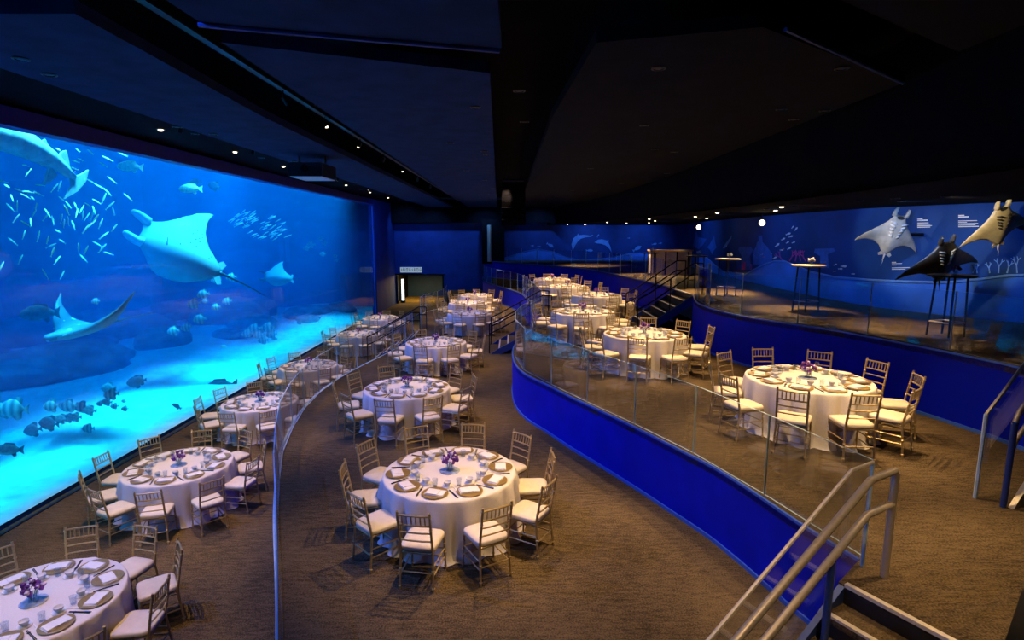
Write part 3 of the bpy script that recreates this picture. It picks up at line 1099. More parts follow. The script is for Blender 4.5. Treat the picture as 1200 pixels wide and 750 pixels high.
for ti, (c, z, ph, n, det, phrase, pw) in enumerate(TABLES):
    cx, cy = c
    t = empty('banquet_table', (cx, cy, z), rs.uniform(0, 6), f'round {phrase} under a floor-length white cloth', 'table')
    t['group'] = 'round banquet tables on the ' + SIDE[z]
    link('tabletop', top_me, t)
    for k in range(4):
        link('table_leg', tleg_me, t, (.6 * math.cos(k * PI / 2), .6 * math.sin(k * PI / 2), 0))
    link('tablecloth', cloths[ti % 3], t)
    zt = z + .753
    v = empty('flower_vase', (cx, cy, zt), rs.uniform(0, 6), f'purple and lilac flowers in a glass vase on {phrase}', 'vase', 'table centrepieces')
    if det == 3 or ti in (1,):
        link('mirror_base', base_me, v)
    link('vase', vase_me, v, (0, 0, .006))
    link('stems', stems_me, v, (0, 0, .006))
    bo = link('bouquet', bouquets[ti % 3], v, (0, 0, .006))
    bo['kind'] = 'stuff'
    for k in range(n):
        deg = ph + 360 * k / n
        a = math.radians(deg)
        e = Vector((math.cos(a), math.sin(a)))
        s = Vector((-e.y, e.x))
        hr = clock(deg, c)
        rr = 1.12 + rs.uniform(-.04, .05)
        wob = rs.uniform(-.09, .09)
        chair((cx + e.x * rr, cy + e.y * rr, z), a + PI / 2 + wob,
              f"gold chair with ivory cushion at {hr} o'clock of {phrase}", 'chairs around the tables of the ' + SIDE[z], det >= 2)

        def at_table(rad, side, me, name, rz, label, cat, group, dz=0.0):
            o = link(name, me, None, (cx + e.x * rad + s.x * side, cy + e.y * rad + s.y * side, zt + dz), rz)
            return tag(o, label, cat, group)
        at_table(.665, 0, plate_me, 'charger_plate', a, f"gold charger plate under napkin at {hr} o'clock on {phrase}", 'plate', 'charger plates')
        at_table(.665 + rs.uniform(-.01, .01), rs.uniform(-.01, .01), napkin_me, 'folded_napkin', a + PI / 2 + rs.uniform(-.2, .2), f"folded white napkin at {hr} o'clock on {phrase}", 'napkin', 'folded napkins', .009)
        at_table(.45, .09, cup_me, 'tea_cup', a + 1, f"small white cup at {hr} o'clock on {phrase}", 'cup', 'white tea cups', .006)
        at_table(.45, .09, saucer_me, 'saucer', a, f"white saucer under cup at {hr} o'clock on {phrase}", 'saucer', 'white saucers')
        if det >= 2:
            at_table(.47, -.06, goblet_me if ti in (12,) and k % 3 == 0 else tumbler_me, 'water_glass', 0, f"clear water glass at {hr} o'clock on {phrase}", 'glass', 'water glasses')
            at_table(.64, -.20, chop_me, 'chopsticks', a + PI / 2 + rs.uniform(-.1, .1), f"black chopsticks beside plate at {hr} o'clock on {phrase}", 'chopsticks', 'pairs of chopsticks')
        if det == 3:
            at_table(.53, -.13, spoon_me, 'soup_spoon', a - PI / 2, f"white soup spoon at {hr} o'clock on {phrase}", 'spoon', 'soup spoons')
    FIX.append(((cx + (.9 if z == MID else .2), cy + .5), z, (cx + (.35 if z == MID else .15), cy), pw))
    FIX2.append(((cx + (1.6 if z != LOW else .6), cy - 2.6), z, c, pw * .42))

# ------------------------------------------------------------------ ceiling spotlights
can_me = MB().lathe([(0, .0), (.06, 0), (.065, -.02), (.065, -.2), (.058, -.2), (.05, -.17), (0, -.17)], 14).mesh('lamp_can', M['black_metal'], True)
dl_me = MB().lathe([(0, 0), (.075, 0), (.08, -.012), (.06, -.016), (.055, -.004), (0, -.004)], 18).mesh('trim_ring', M['black_metal'], True)
dl_lens = MB().lathe([(0, -.006), (.052, -.006), (.046, -.03), (.025, -.04), (0, -.043)], 14).mesh('lens', M['lamp_small'])
dl_baffle = MB().lathe([(0, -.006), (.052, -.006), (.04, -.012), (0, -.014)], 14).mesh('baffle', M['black_metal'])
yoke_me = MB().box((0, 0, .08), (.02, .03, .2)).box((0, 0, .17), (.14, .06, .03)).mesh('yoke', M['black_metal'])
lens_me = MB().lathe([(0, -.172), (.049, -.172), (.049, -.176), (0, -.178)], 12).mesh('lens', M['lamp_small'])


def spotlight(x, y, zc, aim, power, color, cone, label, group, size=.06, blend=.5):
    t = empty('ceiling_spotlight', (x, y, zc), 0, label, 'spotlight', group)
    link('trim_ring', dl_me, t)
    link('baffle', dl_baffle, t)
    v = Vector(aim) - t.location
    if power:
        lamp('SPOT', 'spot_beam', t.location + Vector((0, 0, -.05)) + v.normalized() * .03, power, color, aim, size, cone, blend)
    return t


for (xy, z, c, pw), T in zip(FIX, TABLES):
    zc = CEIL
    x, y = xy
    if z == UPR and x > 4.6:
        zc = SOFFIT
    h = zc - z
    spotlight(x, y, zc, (c[0], c[1], z + .5), K_SPOT * 1.25 * pw * (h / 5.6) ** 2, (1, .62, .28), 54 if zc == CEIL else 66, f'small black ceiling spotlight above the {T[5]}', 'warm spotlights above the tables', blend=.7)
for (xy, z, c, pw), T in zip(FIX2, TABLES):
    x, y = xy
    if z == LOW:
        x = max(x, -5.4)
    zc = SOFFIT if x > 4.9 else CEIL
    spotlight(x, y, zc, (c[0], c[1], z + .4), K_SPOT * 1.25 * pw * ((zc - z) / 5.6) ** 2, (1, .66, .34), 46, f'small ceiling spotlight aimed obliquely at the {T[5]}', 'warm spotlights angled at the tables', blend=.6)
# spotlights added to brighten bare carpet and the near stairs
for x, y, zc, aim, pw, cone in ((1.6, 6.4, CEIL, (1.1, 5.6, 0), 1.0, 60), (2.0, 2.2, CEIL, (2.3, 3.8, .8), .5, 40), (2.2, 9.6, CEIL, (2.5, 9.0, UPR), 1.2, 60), (3.6, 6.4, CEIL, (3.7, 6.4, UPR), 1.0, 60), (3.9, 8.4, CEIL, (5.6, 7.4, UPR), .9, 46), (4.4, 4.6, CEIL, (4.4, 3.9, UPR), 1.1, 50),
                                (6.6, 13.2, SOFFIT, (6.7, 13.0, TOP), .9, 60), (6.3, 17.0, SOFFIT, (6.4, 17.2, TOP), 1.6, 64), (6.9, 10.2, SOFFIT, (7.4, 10.6, TOP), .6, 60), (5.6, 24.5, SOFFIT, (5.8, 24.5, TOP), 1.0, 70),
                                (4.0, 31.0, SOFFIT, (4.4, 32, TOP), 1.3, 80), (-4.7, 7.4, 5.88, (-4.6, 7.4, LOW), .8, 50), (-.6, 12.5, CEIL, (-.7, 12.6, 0), .7, 60), (.2, 9.3, CEIL, (.1, 9.2, 0), .25, 60), (-.9, 19, CEIL, (-.9, 18.4, 0), .5, 60)):
    spotlight(x, y, zc, aim, K_SPOT * 1.3 * pw, (1, .65, .31), cone, 'added ceiling spotlight brightening bare carpet', 'added warm spotlights above the walkways', blend=.8)
spotlight(-5.2, 29.0, CEIL, (-8.1, 36.0, 2.2), K_BLUE * 2, (.02, .22, 1), 75, 'black ceiling spotlight washing the blue wall beside the window end', 'blue spotlights along the window', blend=.9)
# blue event washes along the window side
for k, y in enumerate((4.5, 9.5, 14.5, 19.5, 25)):
    spotlight(-3.3, y, CEIL + .3, (2.0, y + 1.5, .2), K_BLUE * 1.0, (.06, .24, 1), 80, 'black ceiling spotlight casting blue light towards the platform wall', 'blue spotlights on the central track', blend=.8)
for k, y in enumerate((6.5, 12, 18, 24)):
    spotlight(-6.6, y, 5.88, (-3.2, y + .5, 0), K_BLUE * 4.2, (.12, .2, 1), 80, 'black ceiling spotlight casting blue light from the window side', 'blue spotlights along the window', blend=.8)
# ------------------------------------------------------------------ rays and fish
CR = Vector((1, 0, 0))
CU = Vector((0, math.sin(PITCH), math.cos(PITCH)))
CF = Vector((0, math.cos(PITCH), -math.sin(PITCH)))


def orient(o, pos, fwd, up, s=1.0):
    """turn local +x to fwd and local +z near up"""
    f = Vector(fwd).normalized()
    l = Vector(up).cross(f).normalized()
    u = f.cross(l)
    o.matrix_world = Matrix.Translation(pos) @ Matrix((f, l, u)).transposed().to_4x4() @ Matrix.Scale(s, 4)


def lerp_tab(tab, t):
    for (a, va), (b, vb) in zip(tab, tab[1:]):
        if t <= b:
            k = (t - a) / (b - a) if b > a else 0
            k = k * k * (3 - 2 * k) * .35 + k * .65
            return va + (vb - va) * k
    return tab[-1][1]


def ray_body(span, curl, lead, trail, thick, sharp=1.4):
    """winged ray of unit length, nose to +x; faces 0 = belly, 1 = back"""
    ns, nc = 18, 12
    b = MB()
    vs, fs, mi = [], [], []
    idx = {}
    for sgn in (0, 1):                      # belly, back
        for i in range(-ns, ns + 1):
            s = abs(i) / ns
            y = span * i / ns
            xl, xt = lerp_tab(lead, s), lerp_tab(trail, s)
            for j in range(nc + 1):
                c = j / nc
                x = xl + (xt - xl) * c
                prof = math.sin(PI * c ** .75) ** .8 if 0 < c < 1 else 0
                t = thick * ((1 - s) ** sharp * .93 + .05) * prof
                a = curl[1] if i > 0 else curl[0]
                th = a * s
                off = t * .55 if sgn else -t * .45
                y = (1 if i > 0 else -1) * (span * (math.sin(th) / a if abs(a) > .01 else s) - off * math.sin(th))
                zz = (span * (1 - math.cos(th)) / a if abs(a) > .01 else 0) + off * math.cos(th)
                if (j in (0, nc) or abs(i) == ns) and sgn:
                    idx[(sgn, i, j)] = idx[(0, i, j)]
                    continue
                idx[(sgn, i, j)] = len(vs)
                vs.append((x, y, zz))
        for i in range(-ns, ns):
            for j in range(nc):
                q = [idx[(sgn, i, j)], idx[(sgn, i + 1, j)], idx[(sgn, i + 1, j + 1)], idx[(sgn, i, j + 1)]]
                fs.append(tuple(q)); mi.append(sgn)
    b.v, b.f, b.mi = vs, fs, mi
    return b


MANTA_LEAD = [(0, .45), (.15, .47), (.21, .37), (.32, .25), (.5, .12), (.75, -.05), (.92, -.19), (1, -.29)]
MANTA_TRAIL = [(0, -.5), (.06, -.49), (.15, -.4), (.3, -.27), (.5, -.21), (.75, -.22), (.92, -.27), (1, -.31)]
EAGLE_LEAD = [(0, .58), (.06, .56), (.12, .42), (.2, .32), (.5, .12), (.8, -.12), (1, -.3)]
EAGLE_TRAIL = [(0, -.38), (.08, -.38), (.25, -.3), (.5, -.2), (.8, -.23), (1, -.32)]


def manta(name, label, cat, belly, back, span=1.05, curl=(.3, .3), gills=False, gill_m='gill', tail=.7, horn=None):
    t = empty(name, label=label, cat=cat)
    ray_body(span, curl, MANTA_LEAD, MANTA_TRAIL, .22).obj('body', [M[belly], M[back]], t, smooth='all')
    for s in (-1, 1):
        b = MB()
        pts = [Vector((.42, s * .125, 0)), Vector((.50, s * .14, -.008)), Vector((.565, s * .14, -.02)), Vector((.615, s * .132, -.03))]
        n = 8
        rings = []
        for p, (ry, rz) in zip(pts, ((.06, .055), (.036, .06), (.032, .052), (.02, .034))):
            rings.append([(p.x, p.y + ry * math.cos(2 * PI * k / n), p.z + rz * math.sin(2 * PI * k / n)) for k in range(n)])
        b.add([q for r in rings for q in r], [(i * n + k, i * n + (k + 1) % n, (i + 1) * n + (k + 1) % n, (i + 1) * n + k) for i in range(3) for k in range(n)] + [tuple(range(n)), tuple(3 * n + k for k in range(n))])
        b.obj('cephalic_fin', M[horn or (back if not gills else belly)], t, smooth='all')
        b = MB(); b.lathe([(0, -.016), (.011, -.011), (.016, 0), (.011, .011), (0, .016)], 8, (.43, s * .165, .02))
        b.obj('eye', M['gill'], t, smooth='all')
    b = MB(); b.tube([(-.46, 0, .0), (-.6, .01, .0), (-.5 - tail * .6, .02, -.01), (-.5 - tail, .0, -.03)], [.022, .012, .007, .002], 8)
    b.obj('tail', M[back], t, smooth='all')
    b = MB(); b.prism([(-.36, .03), (-.44, .12), (-.5, .1), (-.48, .03)], -.006, .006)
    o = b.obj('dorsal_fin', M[back], t); o.rotation_euler = (PI / 2, 0, 0)
    b = MB(); b.prism([(-.36, .05), (-.47, .16), (-.52, .13), (-.48, .04)], -.004, .004); b.obj('pelvic_fin', M[belly], t)
    b = MB(); b.prism([(-.36, -.05), (-.48, -.04), (-.52, -.13), (-.47, -.16)], -.004, .004); b.obj('pelvic_fin', M[belly], t)
    if gills:
        for s in (-1, 1):
            for k in range(5):
                b = MB()
                x = .27 - .075 * k
                y0, y1 = s * (.055 + .012 * k if k < 2 else .075 - .014 * (k - 2)), s * (.175 - .018 * k)
                zc = -.10 + .006 * k
                b.tube([(x - .03, y0, zc - .012), (x, (y0 + y1) / 2, zc - .016), (x + .02, y1 * 1.15, zc + .012)], [.012, .024, .012], 6)
                b.obj('gill_slit', M[gill_m], t, smooth='all')
        b = MB(); b.lathe([(0, 0), (.085, .0), (.07, .02), (0, .03)], 16, (0, 0, 0))
        o = b.obj('mouth', M['gill'], t); o.location = (.40, 0, -.055); o.scale = (.5, 1, 1)
    return t


def dots(parent, pts, r, m):
    """small flecks lying on the belly, on the wing towards the light"""
    body = [c for c in parent.children if c.name.startswith('body')][0]
    me = body.data
    side = BIG_SIDE
    for x, y in pts:
        y *= side
        best = min((p for p in me.polygons if p.material_index == 0), key=lambda p: (p.center.x - x) ** 2 + (p.center.y - y) ** 2)
        b = MB(); b.lathe([(0, -.004), (r, -.001), (r * .9, .002), (0, .004)], 7)
        o = b.obj('belly_spot', M[m], parent)
        o.location = best.center + best.normal * .002
        o.rotation_euler = best.normal.to_track_quat('Z', 'X').to_euler()
        o.scale = (1.5, .8, 1)


def img(a, bb, c, at=None):
    """a direction: to the right, upwards and away as seen from the hall"""
    if at is None:
        return CR * a + CU * bb + CF * c
    f = (Vector(at) - Vector((0, 0, CAMZ))).normalized()
    r = f.cross(Vector((0, 0, 1))).normalized()
    return r * a + r.cross(f) * bb + f * c


def depth_scale(p):
    return (Vector(p) - Vector((0, 0, CAMZ))).dot(CF) / FPX


# big manta banking past the window: belly to the hall, one wing raised
p = at_x(214, 296, -9.9)
big = manta('manta_ray', 'large pale manta ray banking with one wing raised, black spots on its belly', 'manta ray', 'manta_white', 'manta_dark', span=.83, curl=(4.2, .45), tail=.62, horn='manta_horn')
fw = img(-.74, .50, -.38, p)
rw = img(.27, .88, .5, p)                   # towards the raised wing
up = fw.normalized().cross(rw.normalized())
if up.dot(CF) < 0:
    up, BIG_SIDE = -up, -1
else:
    BIG_SIDE = 1
orient(big, p, fw, up, depth_scale(p) * 106)
dots(big, [(-.05, .2), (-.10, .26), (-.14, .2), (-.17, .3), (-.2, .24), (-.22, .32), (-.08, .33), (-.25, .2), (-.28, .15), (-.12, .12), (-.2, .1), (-.3, .08), (-.24, .06), (-.02, .28), (.02, .14), (-.33, .12), (-.16, .36), (.10, .02), (-.02, -.02)], .013, 'gill')
for k in range(5):
    b = MB(); b.tube([(.24 - .05 * k, .03, -.088), (.215 - .05 * k, -.05, -.075), (.21 - .05 * k, -.10, -.05)], [.003, .008, .003], 6)
    if k in (0, 2, 4):
        b.obj('gill_slit', M['gill'], big, smooth='all')
# small manta farther off
p = at_x(326, 325, -10.6)
sm = manta('manta_ray', 'small manta ray gliding behind the tail of the large manta, wing tip upright', 'manta ray', 'manta_white', 'manta_dark', span=.75, curl=(4.0, .7), tail=.5)
fw = img(-.9, .12, -.3, p); rw = img(.22, .9, .4, p)
up = fw.normalized().cross(rw.normalized())
orient(sm, p, fw, up if up.dot(CF) > 0 else -up, depth_scale(p) * 35)

# eagle ray
p = at_x(100, 386, -9.7)
er = empty('eagle_ray', label='spotted eagle ray with both wings raised, swimming beside a dark grouper', cat='eagle ray')
ray_body(.95, (1.35, 1.2), EAGLE_LEAD, EAGLE_TRAIL, .2).obj('body', [M['manta_white'], M['eagle_top']], er, smooth='all')
b = MB(); b.lathe([(0, -.1), (.06, -.07), (.085, 0), (.06, .05), (0, .07)], 12); o = b.obj('head', M['eagle_top'], er, smooth='all'); o.location = (.5, 0, .02); o.scale = (1.5, 1, .8)
b = MB(); b.tube([(-.36, 0, 0), (-.8, .03, .01), (-1.3, 0, -.02)], [.016, .008, .003], 6); b.obj('tail', M['manta_dark'], er, smooth='all')
fw = img(-.74, -.16, -.6, p); upv = img(-.12, .97, -.15, p)
orient(er, p, fw, upv, depth_scale(p) * 76)

# shark-like ray swimming out of the picture at the upper left
sh = empty('shovelnose_ray', at_x(30, 172, -9.6), label='long shovelnose ray swimming at the top corner of the aquarium window', cat='ray')
base = Vector(sh.location)
pts = [at_x(q[0], q[1], -9.6) - base for q in ((-40, 150), (-15, 153), (8, 160), (32, 171), (55, 184), (72, 196), (86, 208))]
b = MB(); b.tube(pts, [.1, .26, .30, .26, .2, .13, .07], 14); b.obj('body', M['shark'], sh, smooth='all')


def fin(px, name='fin', m='shark', x=-9.6, parent=sh, base=base):
    q = [at_x(a[0], a[1], x) - base for a in px]
    nrm = (q[1] - q[0]).cross(q[2] - q[0]).normalized() * .025
    n = len(q)
    b = MB()
    b.add([v + nrm for v in q] + [v - nrm for v in q], [tuple(range(n)), tuple(range(2 * n - 1, n - 1, -1))] + [(k, (k + 1) % n, n + (k + 1) % n, n + k) for k in range(n)])
    return b.obj(name, M[m], parent)


fin([(66, 190), (72, 178), (77, 176), (80, 190), (82, 203)], 'dorsal_fin')
fin([(58, 192), (66, 205), (60, 212), (51, 216), (54, 206)], 'pelvic_fin')
fin([(80, 203), (88, 207), (97, 203), (103, 199), (100, 212), (90, 224), (75, 233), (84, 217)], 'tail_fin')
fin([(20, 172), (36, 178), (34, 184), (26, 183)], 'pectoral_fin')
fin([(48, 166), (52, 163), (60, 178), (56, 177)], 'dorsal_fin')


def fish_body(prof, width, n=10):
    """closed spindle from rings: (x, half height, z centre)"""
    b = MB()
    vs, fs = [], []
    for x, h, zc in prof:
        w = width * h ** .8
        vs += [(x, w * math.cos(2 * PI * k / n), zc + h * math.sin(2 * PI * k / n)) for k in range(n)]
    m = len(prof)
    fs = [(i * n + k, i * n + (k + 1) % n, (i + 1) * n + (k + 1) % n, (i + 1) * n + k) for i in range(m - 1) for k in range(n)]
    fs += [tuple(range(n)), tuple((m - 1) * n + k for k in range(n))]
    b.add(vs, fs)
    return b


def plate(b, poly, y=0, t=.008):
    n = len(poly)
    vs = [(x, y - t, z) for x, z in poly] + [(x, y + t, z) for x, z in poly]
    b.add(vs, [tuple(range(n)), tuple(range(2 * n - 1, n - 1, -1))] + [(k, (k + 1) % n, n + (k + 1) % n, n + k) for k in range(n)])
    return b


SLIM = [(.5, .012, 0), (.42, .04, 0), (.28, .065, 0), (.05, .075, 0), (-.2, .055, 0), (-.36, .022, 0), (-.42, .016, 0)]
DEEP = [(.5, .02, -.02), (.44, .11, -.01), (.32, .23, 0), (.12, .33, .01), (-.1, .30, .01), (-.27, .16, 0), (-.34, .06, 0), (-.38, .05, 0)]
BULK = [(.5, .03, -.04), (.42, .11, -.02), (.25, .18, 0), (.0, .2, .01), (-.22, .14, .01), (-.36, .07, 0), (-.4, .06, 0)]

slim_b = fish_body(SLIM, .5)
plate(slim_b, [(-.4, .016), (-.52, .09), (-.49, 0), (-.52, -.09), (-.4, -.016)])
plate(slim_b, [(.1, .065), (-.02, .11), (-.12, .065)])
slim_y = slim_b.mesh('slim_fish', M['fish_yellow'], 'all')
slim_s = slim_b.mesh('slim_fish', M['fish_silver'], 'all')
deep_me = fish_body(DEEP, .2, 12)
deep_body = {k: deep_me.mesh('body', M[k], 'all') for k in ('bands', 'fish_grey', 'fish_dark')}
deep_fin = {k: plate(plate(MB(), [(.1, .3), (-.12, .42), (-.3, .36), (-.28, .14), (-.1, .28)]), [(.02, -.3), (-.14, -.4), (-.3, -.32), (-.28, -.14), (-.1, -.28)]).mesh('fins', M[k]) for k in ('bands', 'fish_grey', 'fish_dark')}
deep_tail = {k: plate(MB(), [(-.36, .05), (-.54, .17), (-.5, 0), (-.54, -.17), (-.36, -.05)]).mesh('tail_fin', M[k]) for k in ('bands', 'fish_grey', 'fish_dark')}
bulk_me = fish_body(BULK, .33, 12)
bulk_body = {k: bulk_me.mesh('body', M[k], 'all') for k in ('fish_grey', 'fish_dark', 'fish_yellow')}
bulk_fin = {k: plate(plate(MB(), [(.2, .16), (.1, .25), (-.2, .22), (-.26, .1), (0, .18)]), [(-.1, -.16), (-.2, -.25), (-.28, -.2), (-.26, -.08)]).mesh('fins', M[k]) for k in ('fish_grey', 'fish_dark', 'fish_yellow')}
bulk_tail = {k: plate(MB(), [(-.38, .06), (-.54, .16), (-.5, 0), (-.54, -.16), (-.38, -.06)]).mesh('tail_fin', M[k]) for k in ('fish_grey', 'fish_dark', 'fish_yellow')}


def swim(o, px, py, X, ang, length_px, turn=0.0):
    """swim at a real place beyond the window, nose pointing at an angle in view"""
    p = at_x(px, py, X)
    a = math.radians(ang)
    f = img(math.cos(a), math.sin(a), turn)
    up = img(-math.sin(a), math.cos(a), 0)
    if up.dot(Vector((0, 0, 1))) < 0:
        up = -up
    orient(o, p, f, up, depth_scale(p) * length_px)


def slim(px, py, X, ang, L, me, label, group):
    o = link('slim_fish', me)
    swim(o, px, py, X, ang, L, fr.uniform(-.5, .5))
    return tag(o, label, 'fish', group)


def finned(kind, px, py, X, ang, L, k, label, group=None, turn=0.0):
    t = empty('reef_fish' if kind == 'bulk' else 'batfish', label=label, cat='fish', group=group)
    bo, fi, ta = (deep_body, deep_fin, deep_tail) if kind == 'deep' else (bulk_body, bulk_fin, bulk_tail)
    link('body', bo[k], t); link('back_fin', fi[k], t); link('tail_fin', ta[k], t)
    swim(t, px, py, X, ang, L, turn)
    return t


fr = random.Random(5)
# yellow striped shoal around the shovelnose ray
shoal = [(79, 155, 155), (84, 163, 150), (97, 148, 160), (108, 149, 160), (99, 160, 155), (111, 163, 155), (91, 176, 150), (106, 178, 150), (88, 189, 155), (94, 187, 150), (126, 186, 155), (121, 193, 155),
         (145, 172, 150), (144, 181, 155), (157, 178, 160), (148, 163, 145), (20, 178, 160), (30, 194, 160), (33, 203, 235), (52, 194, 175), (68, 175, 150), (70, 178, 155), (85, 197, 160), (107, 213, 150), (117, 219, 140),
         (131, 211, 140), (126, 225, 130), (4, 213, 165), (8, 218, 160), (47, 217, 170), (22, 223, 155), (33, 225, 170), (45, 227, 150), (38, 232, 155), (30, 230, 150), (72, 233, 150), (80, 240, 130), (88, 240, 120),
         (64, 220, 60), (70, 218, 70), (103, 240, 150), (110, 246, 115), (122, 232, 80), (129, 241, 45), (113, 236, 145), (12, 243, 130), (20, 241, 70), (56, 250, 120), (62, 258, 110), (54, 254, 60), (72, 256, 55), (75, 262, 70),
         (80, 259, 80), (86, 264, 115), (97, 252, 75), (102, 254, 70), (108, 252, 60), (108, 262, 65), (101, 268, 60), (118, 262, 75), (112, 256, 40), (134, 267, 60), (122, 276, 55), (114, 286, 150), (68, 271, 160), (45, 277, 80),
         (30, 262, 150), (28, 275, 80), (73, 283, 155), (60, 288, 35), (56, 281, 60), (62, 295, 70), (92, 291, 75), (101, 293, 60), (98, 303, 130), (127, 297, 160), (120, 291, 45), (24, 304, 65), (67, 305, 70), (53, 321, 110), (73, 322, 75),
         (2, 312, 80), (19, 256, 60), (42, 243, 85), (36, 260, 115), (14, 232, 120), (78, 246, 95), (90, 250, 100), (96, 245, 85), (15, 283, 130), (40, 250, 60), (133, 247, 120), (150, 231, 140)]
for k, (px, py, a) in enumerate(shoal):
    slim(px, py, fr.uniform(-10.8, -9.0), a + fr.uniform(-6, 6), fr.uniform(11, 14), slim_y, 'slim pale yellow fish in the loose shoal around the shovelnose ray', 'shoal of pale yellow fish')
# dense silver school right of the manta
n = 0
while n < 72:
    u, w = fr.uniform(-1, 1), fr.uniform(-1, 1)
    if u * u + w * w > 1:
        continue
    px, py = 305 + u * 35 + w * 2, 264 + w * 15 + u * 8
    slim(px, py, fr.uniform(-10.6, -10.0), 28 + fr.uniform(-7, 7), fr.uniform(7, 9.5), slim_s, 'tiny silver fish in the dense school right of the manta', 'dense school of silver fish')
    n += 1
# banded batfish above the sand
G1 = 'banded batfish above the sand'
for px, py, L, k in ((60, 476, 20, 'bands'), (80, 476, 21, 'bands'), (95, 477, 19, 'bands'), (105, 481, 16, 'fish_grey'), (71, 491, 16, 'fish_grey'), (80, 490, 15, 'fish_grey'), (88, 489, 15, 'fish_grey'), (57, 496, 24, 'fish_dark'), (38, 504, 22, 'fish_dark'),
                     (103, 502, 15, 'bands'), (127, 455, 18, 'fish_grey'), (130, 462, 19, 'bands'), (125, 471, 13, 'fish_grey'), (117, 473, 9, 'bands'), (134, 476, 10, 'bands'), (146, 479, 9, 'bands'), (145, 470, 6, 'bands'), (158, 448, 20, 'fish_dark'), (164, 446, 15, 'fish_dark')):
    finned('deep', px, py, fr.uniform(-10.2, -9.3), 180 + fr.uniform(-6, 10), L, k, {'bands': 'pale banded batfish hovering in the group above the bright sand', 'fish_grey': 'grey batfish hovering in the group above the bright sand', 'fish_dark': 'dark batfish in the group above the bright sand'}[k], G1)
finned('deep', 16, 479, -9.2, 178, 34, 'bands', 'large pale banded fish at the edge of the window above the sand')
finned('deep', 4, 481, -9.6, 180, 26, 'fish_grey', 'grey fish half hidden behind the large pale banded fish')
finned('bulk', 10, 527, -9.0, 180, 34, 'fish_dark', 'dark stout fish low over the sand at the window edge')
# pale batfish between the eagle ray and the manta tail
for px, py, L in ((238, 345, 15), (227, 356, 17), (240, 353, 8), (253, 360, 11), (266, 353, 12), (203, 388, 15), (218, 384, 13), (234, 374, 16), (253, 328, 13), (271, 325, 13), (112, 353, 10)):
    finned('deep', px, py, fr.uniform(-10.6, -10), 190, L, 'bands' if L > 9 else 'fish_grey', 'pale banded batfish in the line below the manta tail', 'batfish below the manta tail')
for px, py, L in ((298, 385, 16), (314, 384, 17), (290, 391, 14), (303, 393, 13), (318, 392, 14), (308, 399, 12), (322, 400, 11)):
    finned('deep', px, py, fr.uniform(-11.2, -10.4), 185, L, 'bands', 'blue banded fish clustered low in front of the reef', 'banded fish in front of the reef')
for px, py, L in ((364, 287, 11), (359, 291, 9), (376, 280, 8), (380, 285, 8), (378, 298, 8), (393, 300, 6), (394, 305, 6), (364, 376, 9), (351, 378, 7), (420, 282, 7)):
    finned('deep', px, py, fr.uniform(-11.2, -10.4), 185, L, 'fish_grey', 'small grey fish scattered in open blue water near the window end', 'small grey fish near the window end')
finned('bulk', 46, 367, -10.4, 182, 46, 'fish_dark', 'large dark grouper beside the eagle ray')
finned('bulk', 257, 454, -9.4, 190, 42, 'fish_dark', 'large grey grouper low over the sand behind the third aquarium-side table')
finned('bulk', 207, 476, -9.2, 150, 12, 'fish_dark', 'small dark fish alone over the bright sand')
finned('bulk', 218, 187, -10.2, 170, 34, 'fish_grey', 'grey fish with a pale back near the top of the window')
finned('bulk', 223, 221, -10.0, 178, 27, 'fish_yellow', 'pale yellow stout fish above the manta')
finned('bulk', 229, 213, -10.4, 175, 14, 'fish_dark', 'dark blue fish just above the pale yellow stout fish')
finned('deep', 251, 218, -10.2, 160, 15, 'fish_dark', 'round dark fish right of the pale yellow stout fish')
finned('bulk', 264, 199, -10.2, 150, 20, 'fish_yellow', 'pale fish slanting down from the top of the window')
finned('bulk', 152, 195, -10.4, 175, 30, 'fish_yellow', 'faint long pale fish right of the yellow shoal')
finned('bulk', 67, 140, -10.0, 110, 10, 'fish_yellow', 'pale fish above the shovelnose ray at the window top')
finned('bulk', 262, 406, -10.2, 175, 7, 'fish_yellow', 'tiny pale fish over the reef slope')
finned('bulk', 357, 375, -10.6, 200, 12, 'fish_grey', 'slender grey fish near the reef at the far window end')

# ------------------------------------------------------------------ wall models and mural on the right wall
NW = Vector((0, 0, 0))


def wall_hit(px, py, curve=RW):
    """point and inward normal on the curved wall"""
    d = ray(px, py)
    best = None
    for (x0, y0), (x1, y1) in zip(curve, curve[1:]):
        ex, ey = x1 - x0, y1 - y0
        den = d.x * ey - d.y * ex
        if abs(den) < 1e-9:
            continue
        t = (x0 * ey - y0 * ex) / den
        u = (x0 * d.y - y0 * d.x) / den
        if t > 0 and -1e-6 <= u <= 1 + 1e-6 and (best is None or t < best[0]):
            nrm = Vector((-ey, ex, 0)).normalized()
            if nrm.dot(Vector((d.x, d.y, 0))) > 0:
                nrm = -nrm
            best = (t, nrm)
    if best is None:
        return None
    return Vector((0, 0, CAMZ)) + d * best[0], best[1]


BACKW = [(-8.1, BY), (11.2, BY)]


def mural(name, px, m, parent, curve=RW, lift=.012, label=None):
    """flat printed shape lying on the wall"""
    cx = sum(q[0] for q in px) / len(px); cy = sum(q[1] for q in px) / len(px)
    h = wall_hit(cx, cy, curve)
    if h is None:
        return None
    P0, nrm = h
    P0 = P0 + nrm * lift
    vs = []
    for q in px:
        d = ray(*q)
        t = (P0 - Vector((0, 0, CAMZ))).dot(nrm) / d.dot(nrm)
        vs.append(Vector((0, 0, CAMZ)) + d * t)
    n = len(vs)
    b = MB()
    b.add(vs + [v - nrm * .004 for v in vs], [tuple(range(n)), tuple(range(2 * n - 1, n - 1, -1))] + [(k, (k + 1) % n, n + (k + 1) % n, n + k) for k in range(n)])
    return b.obj(name, M[m], parent)


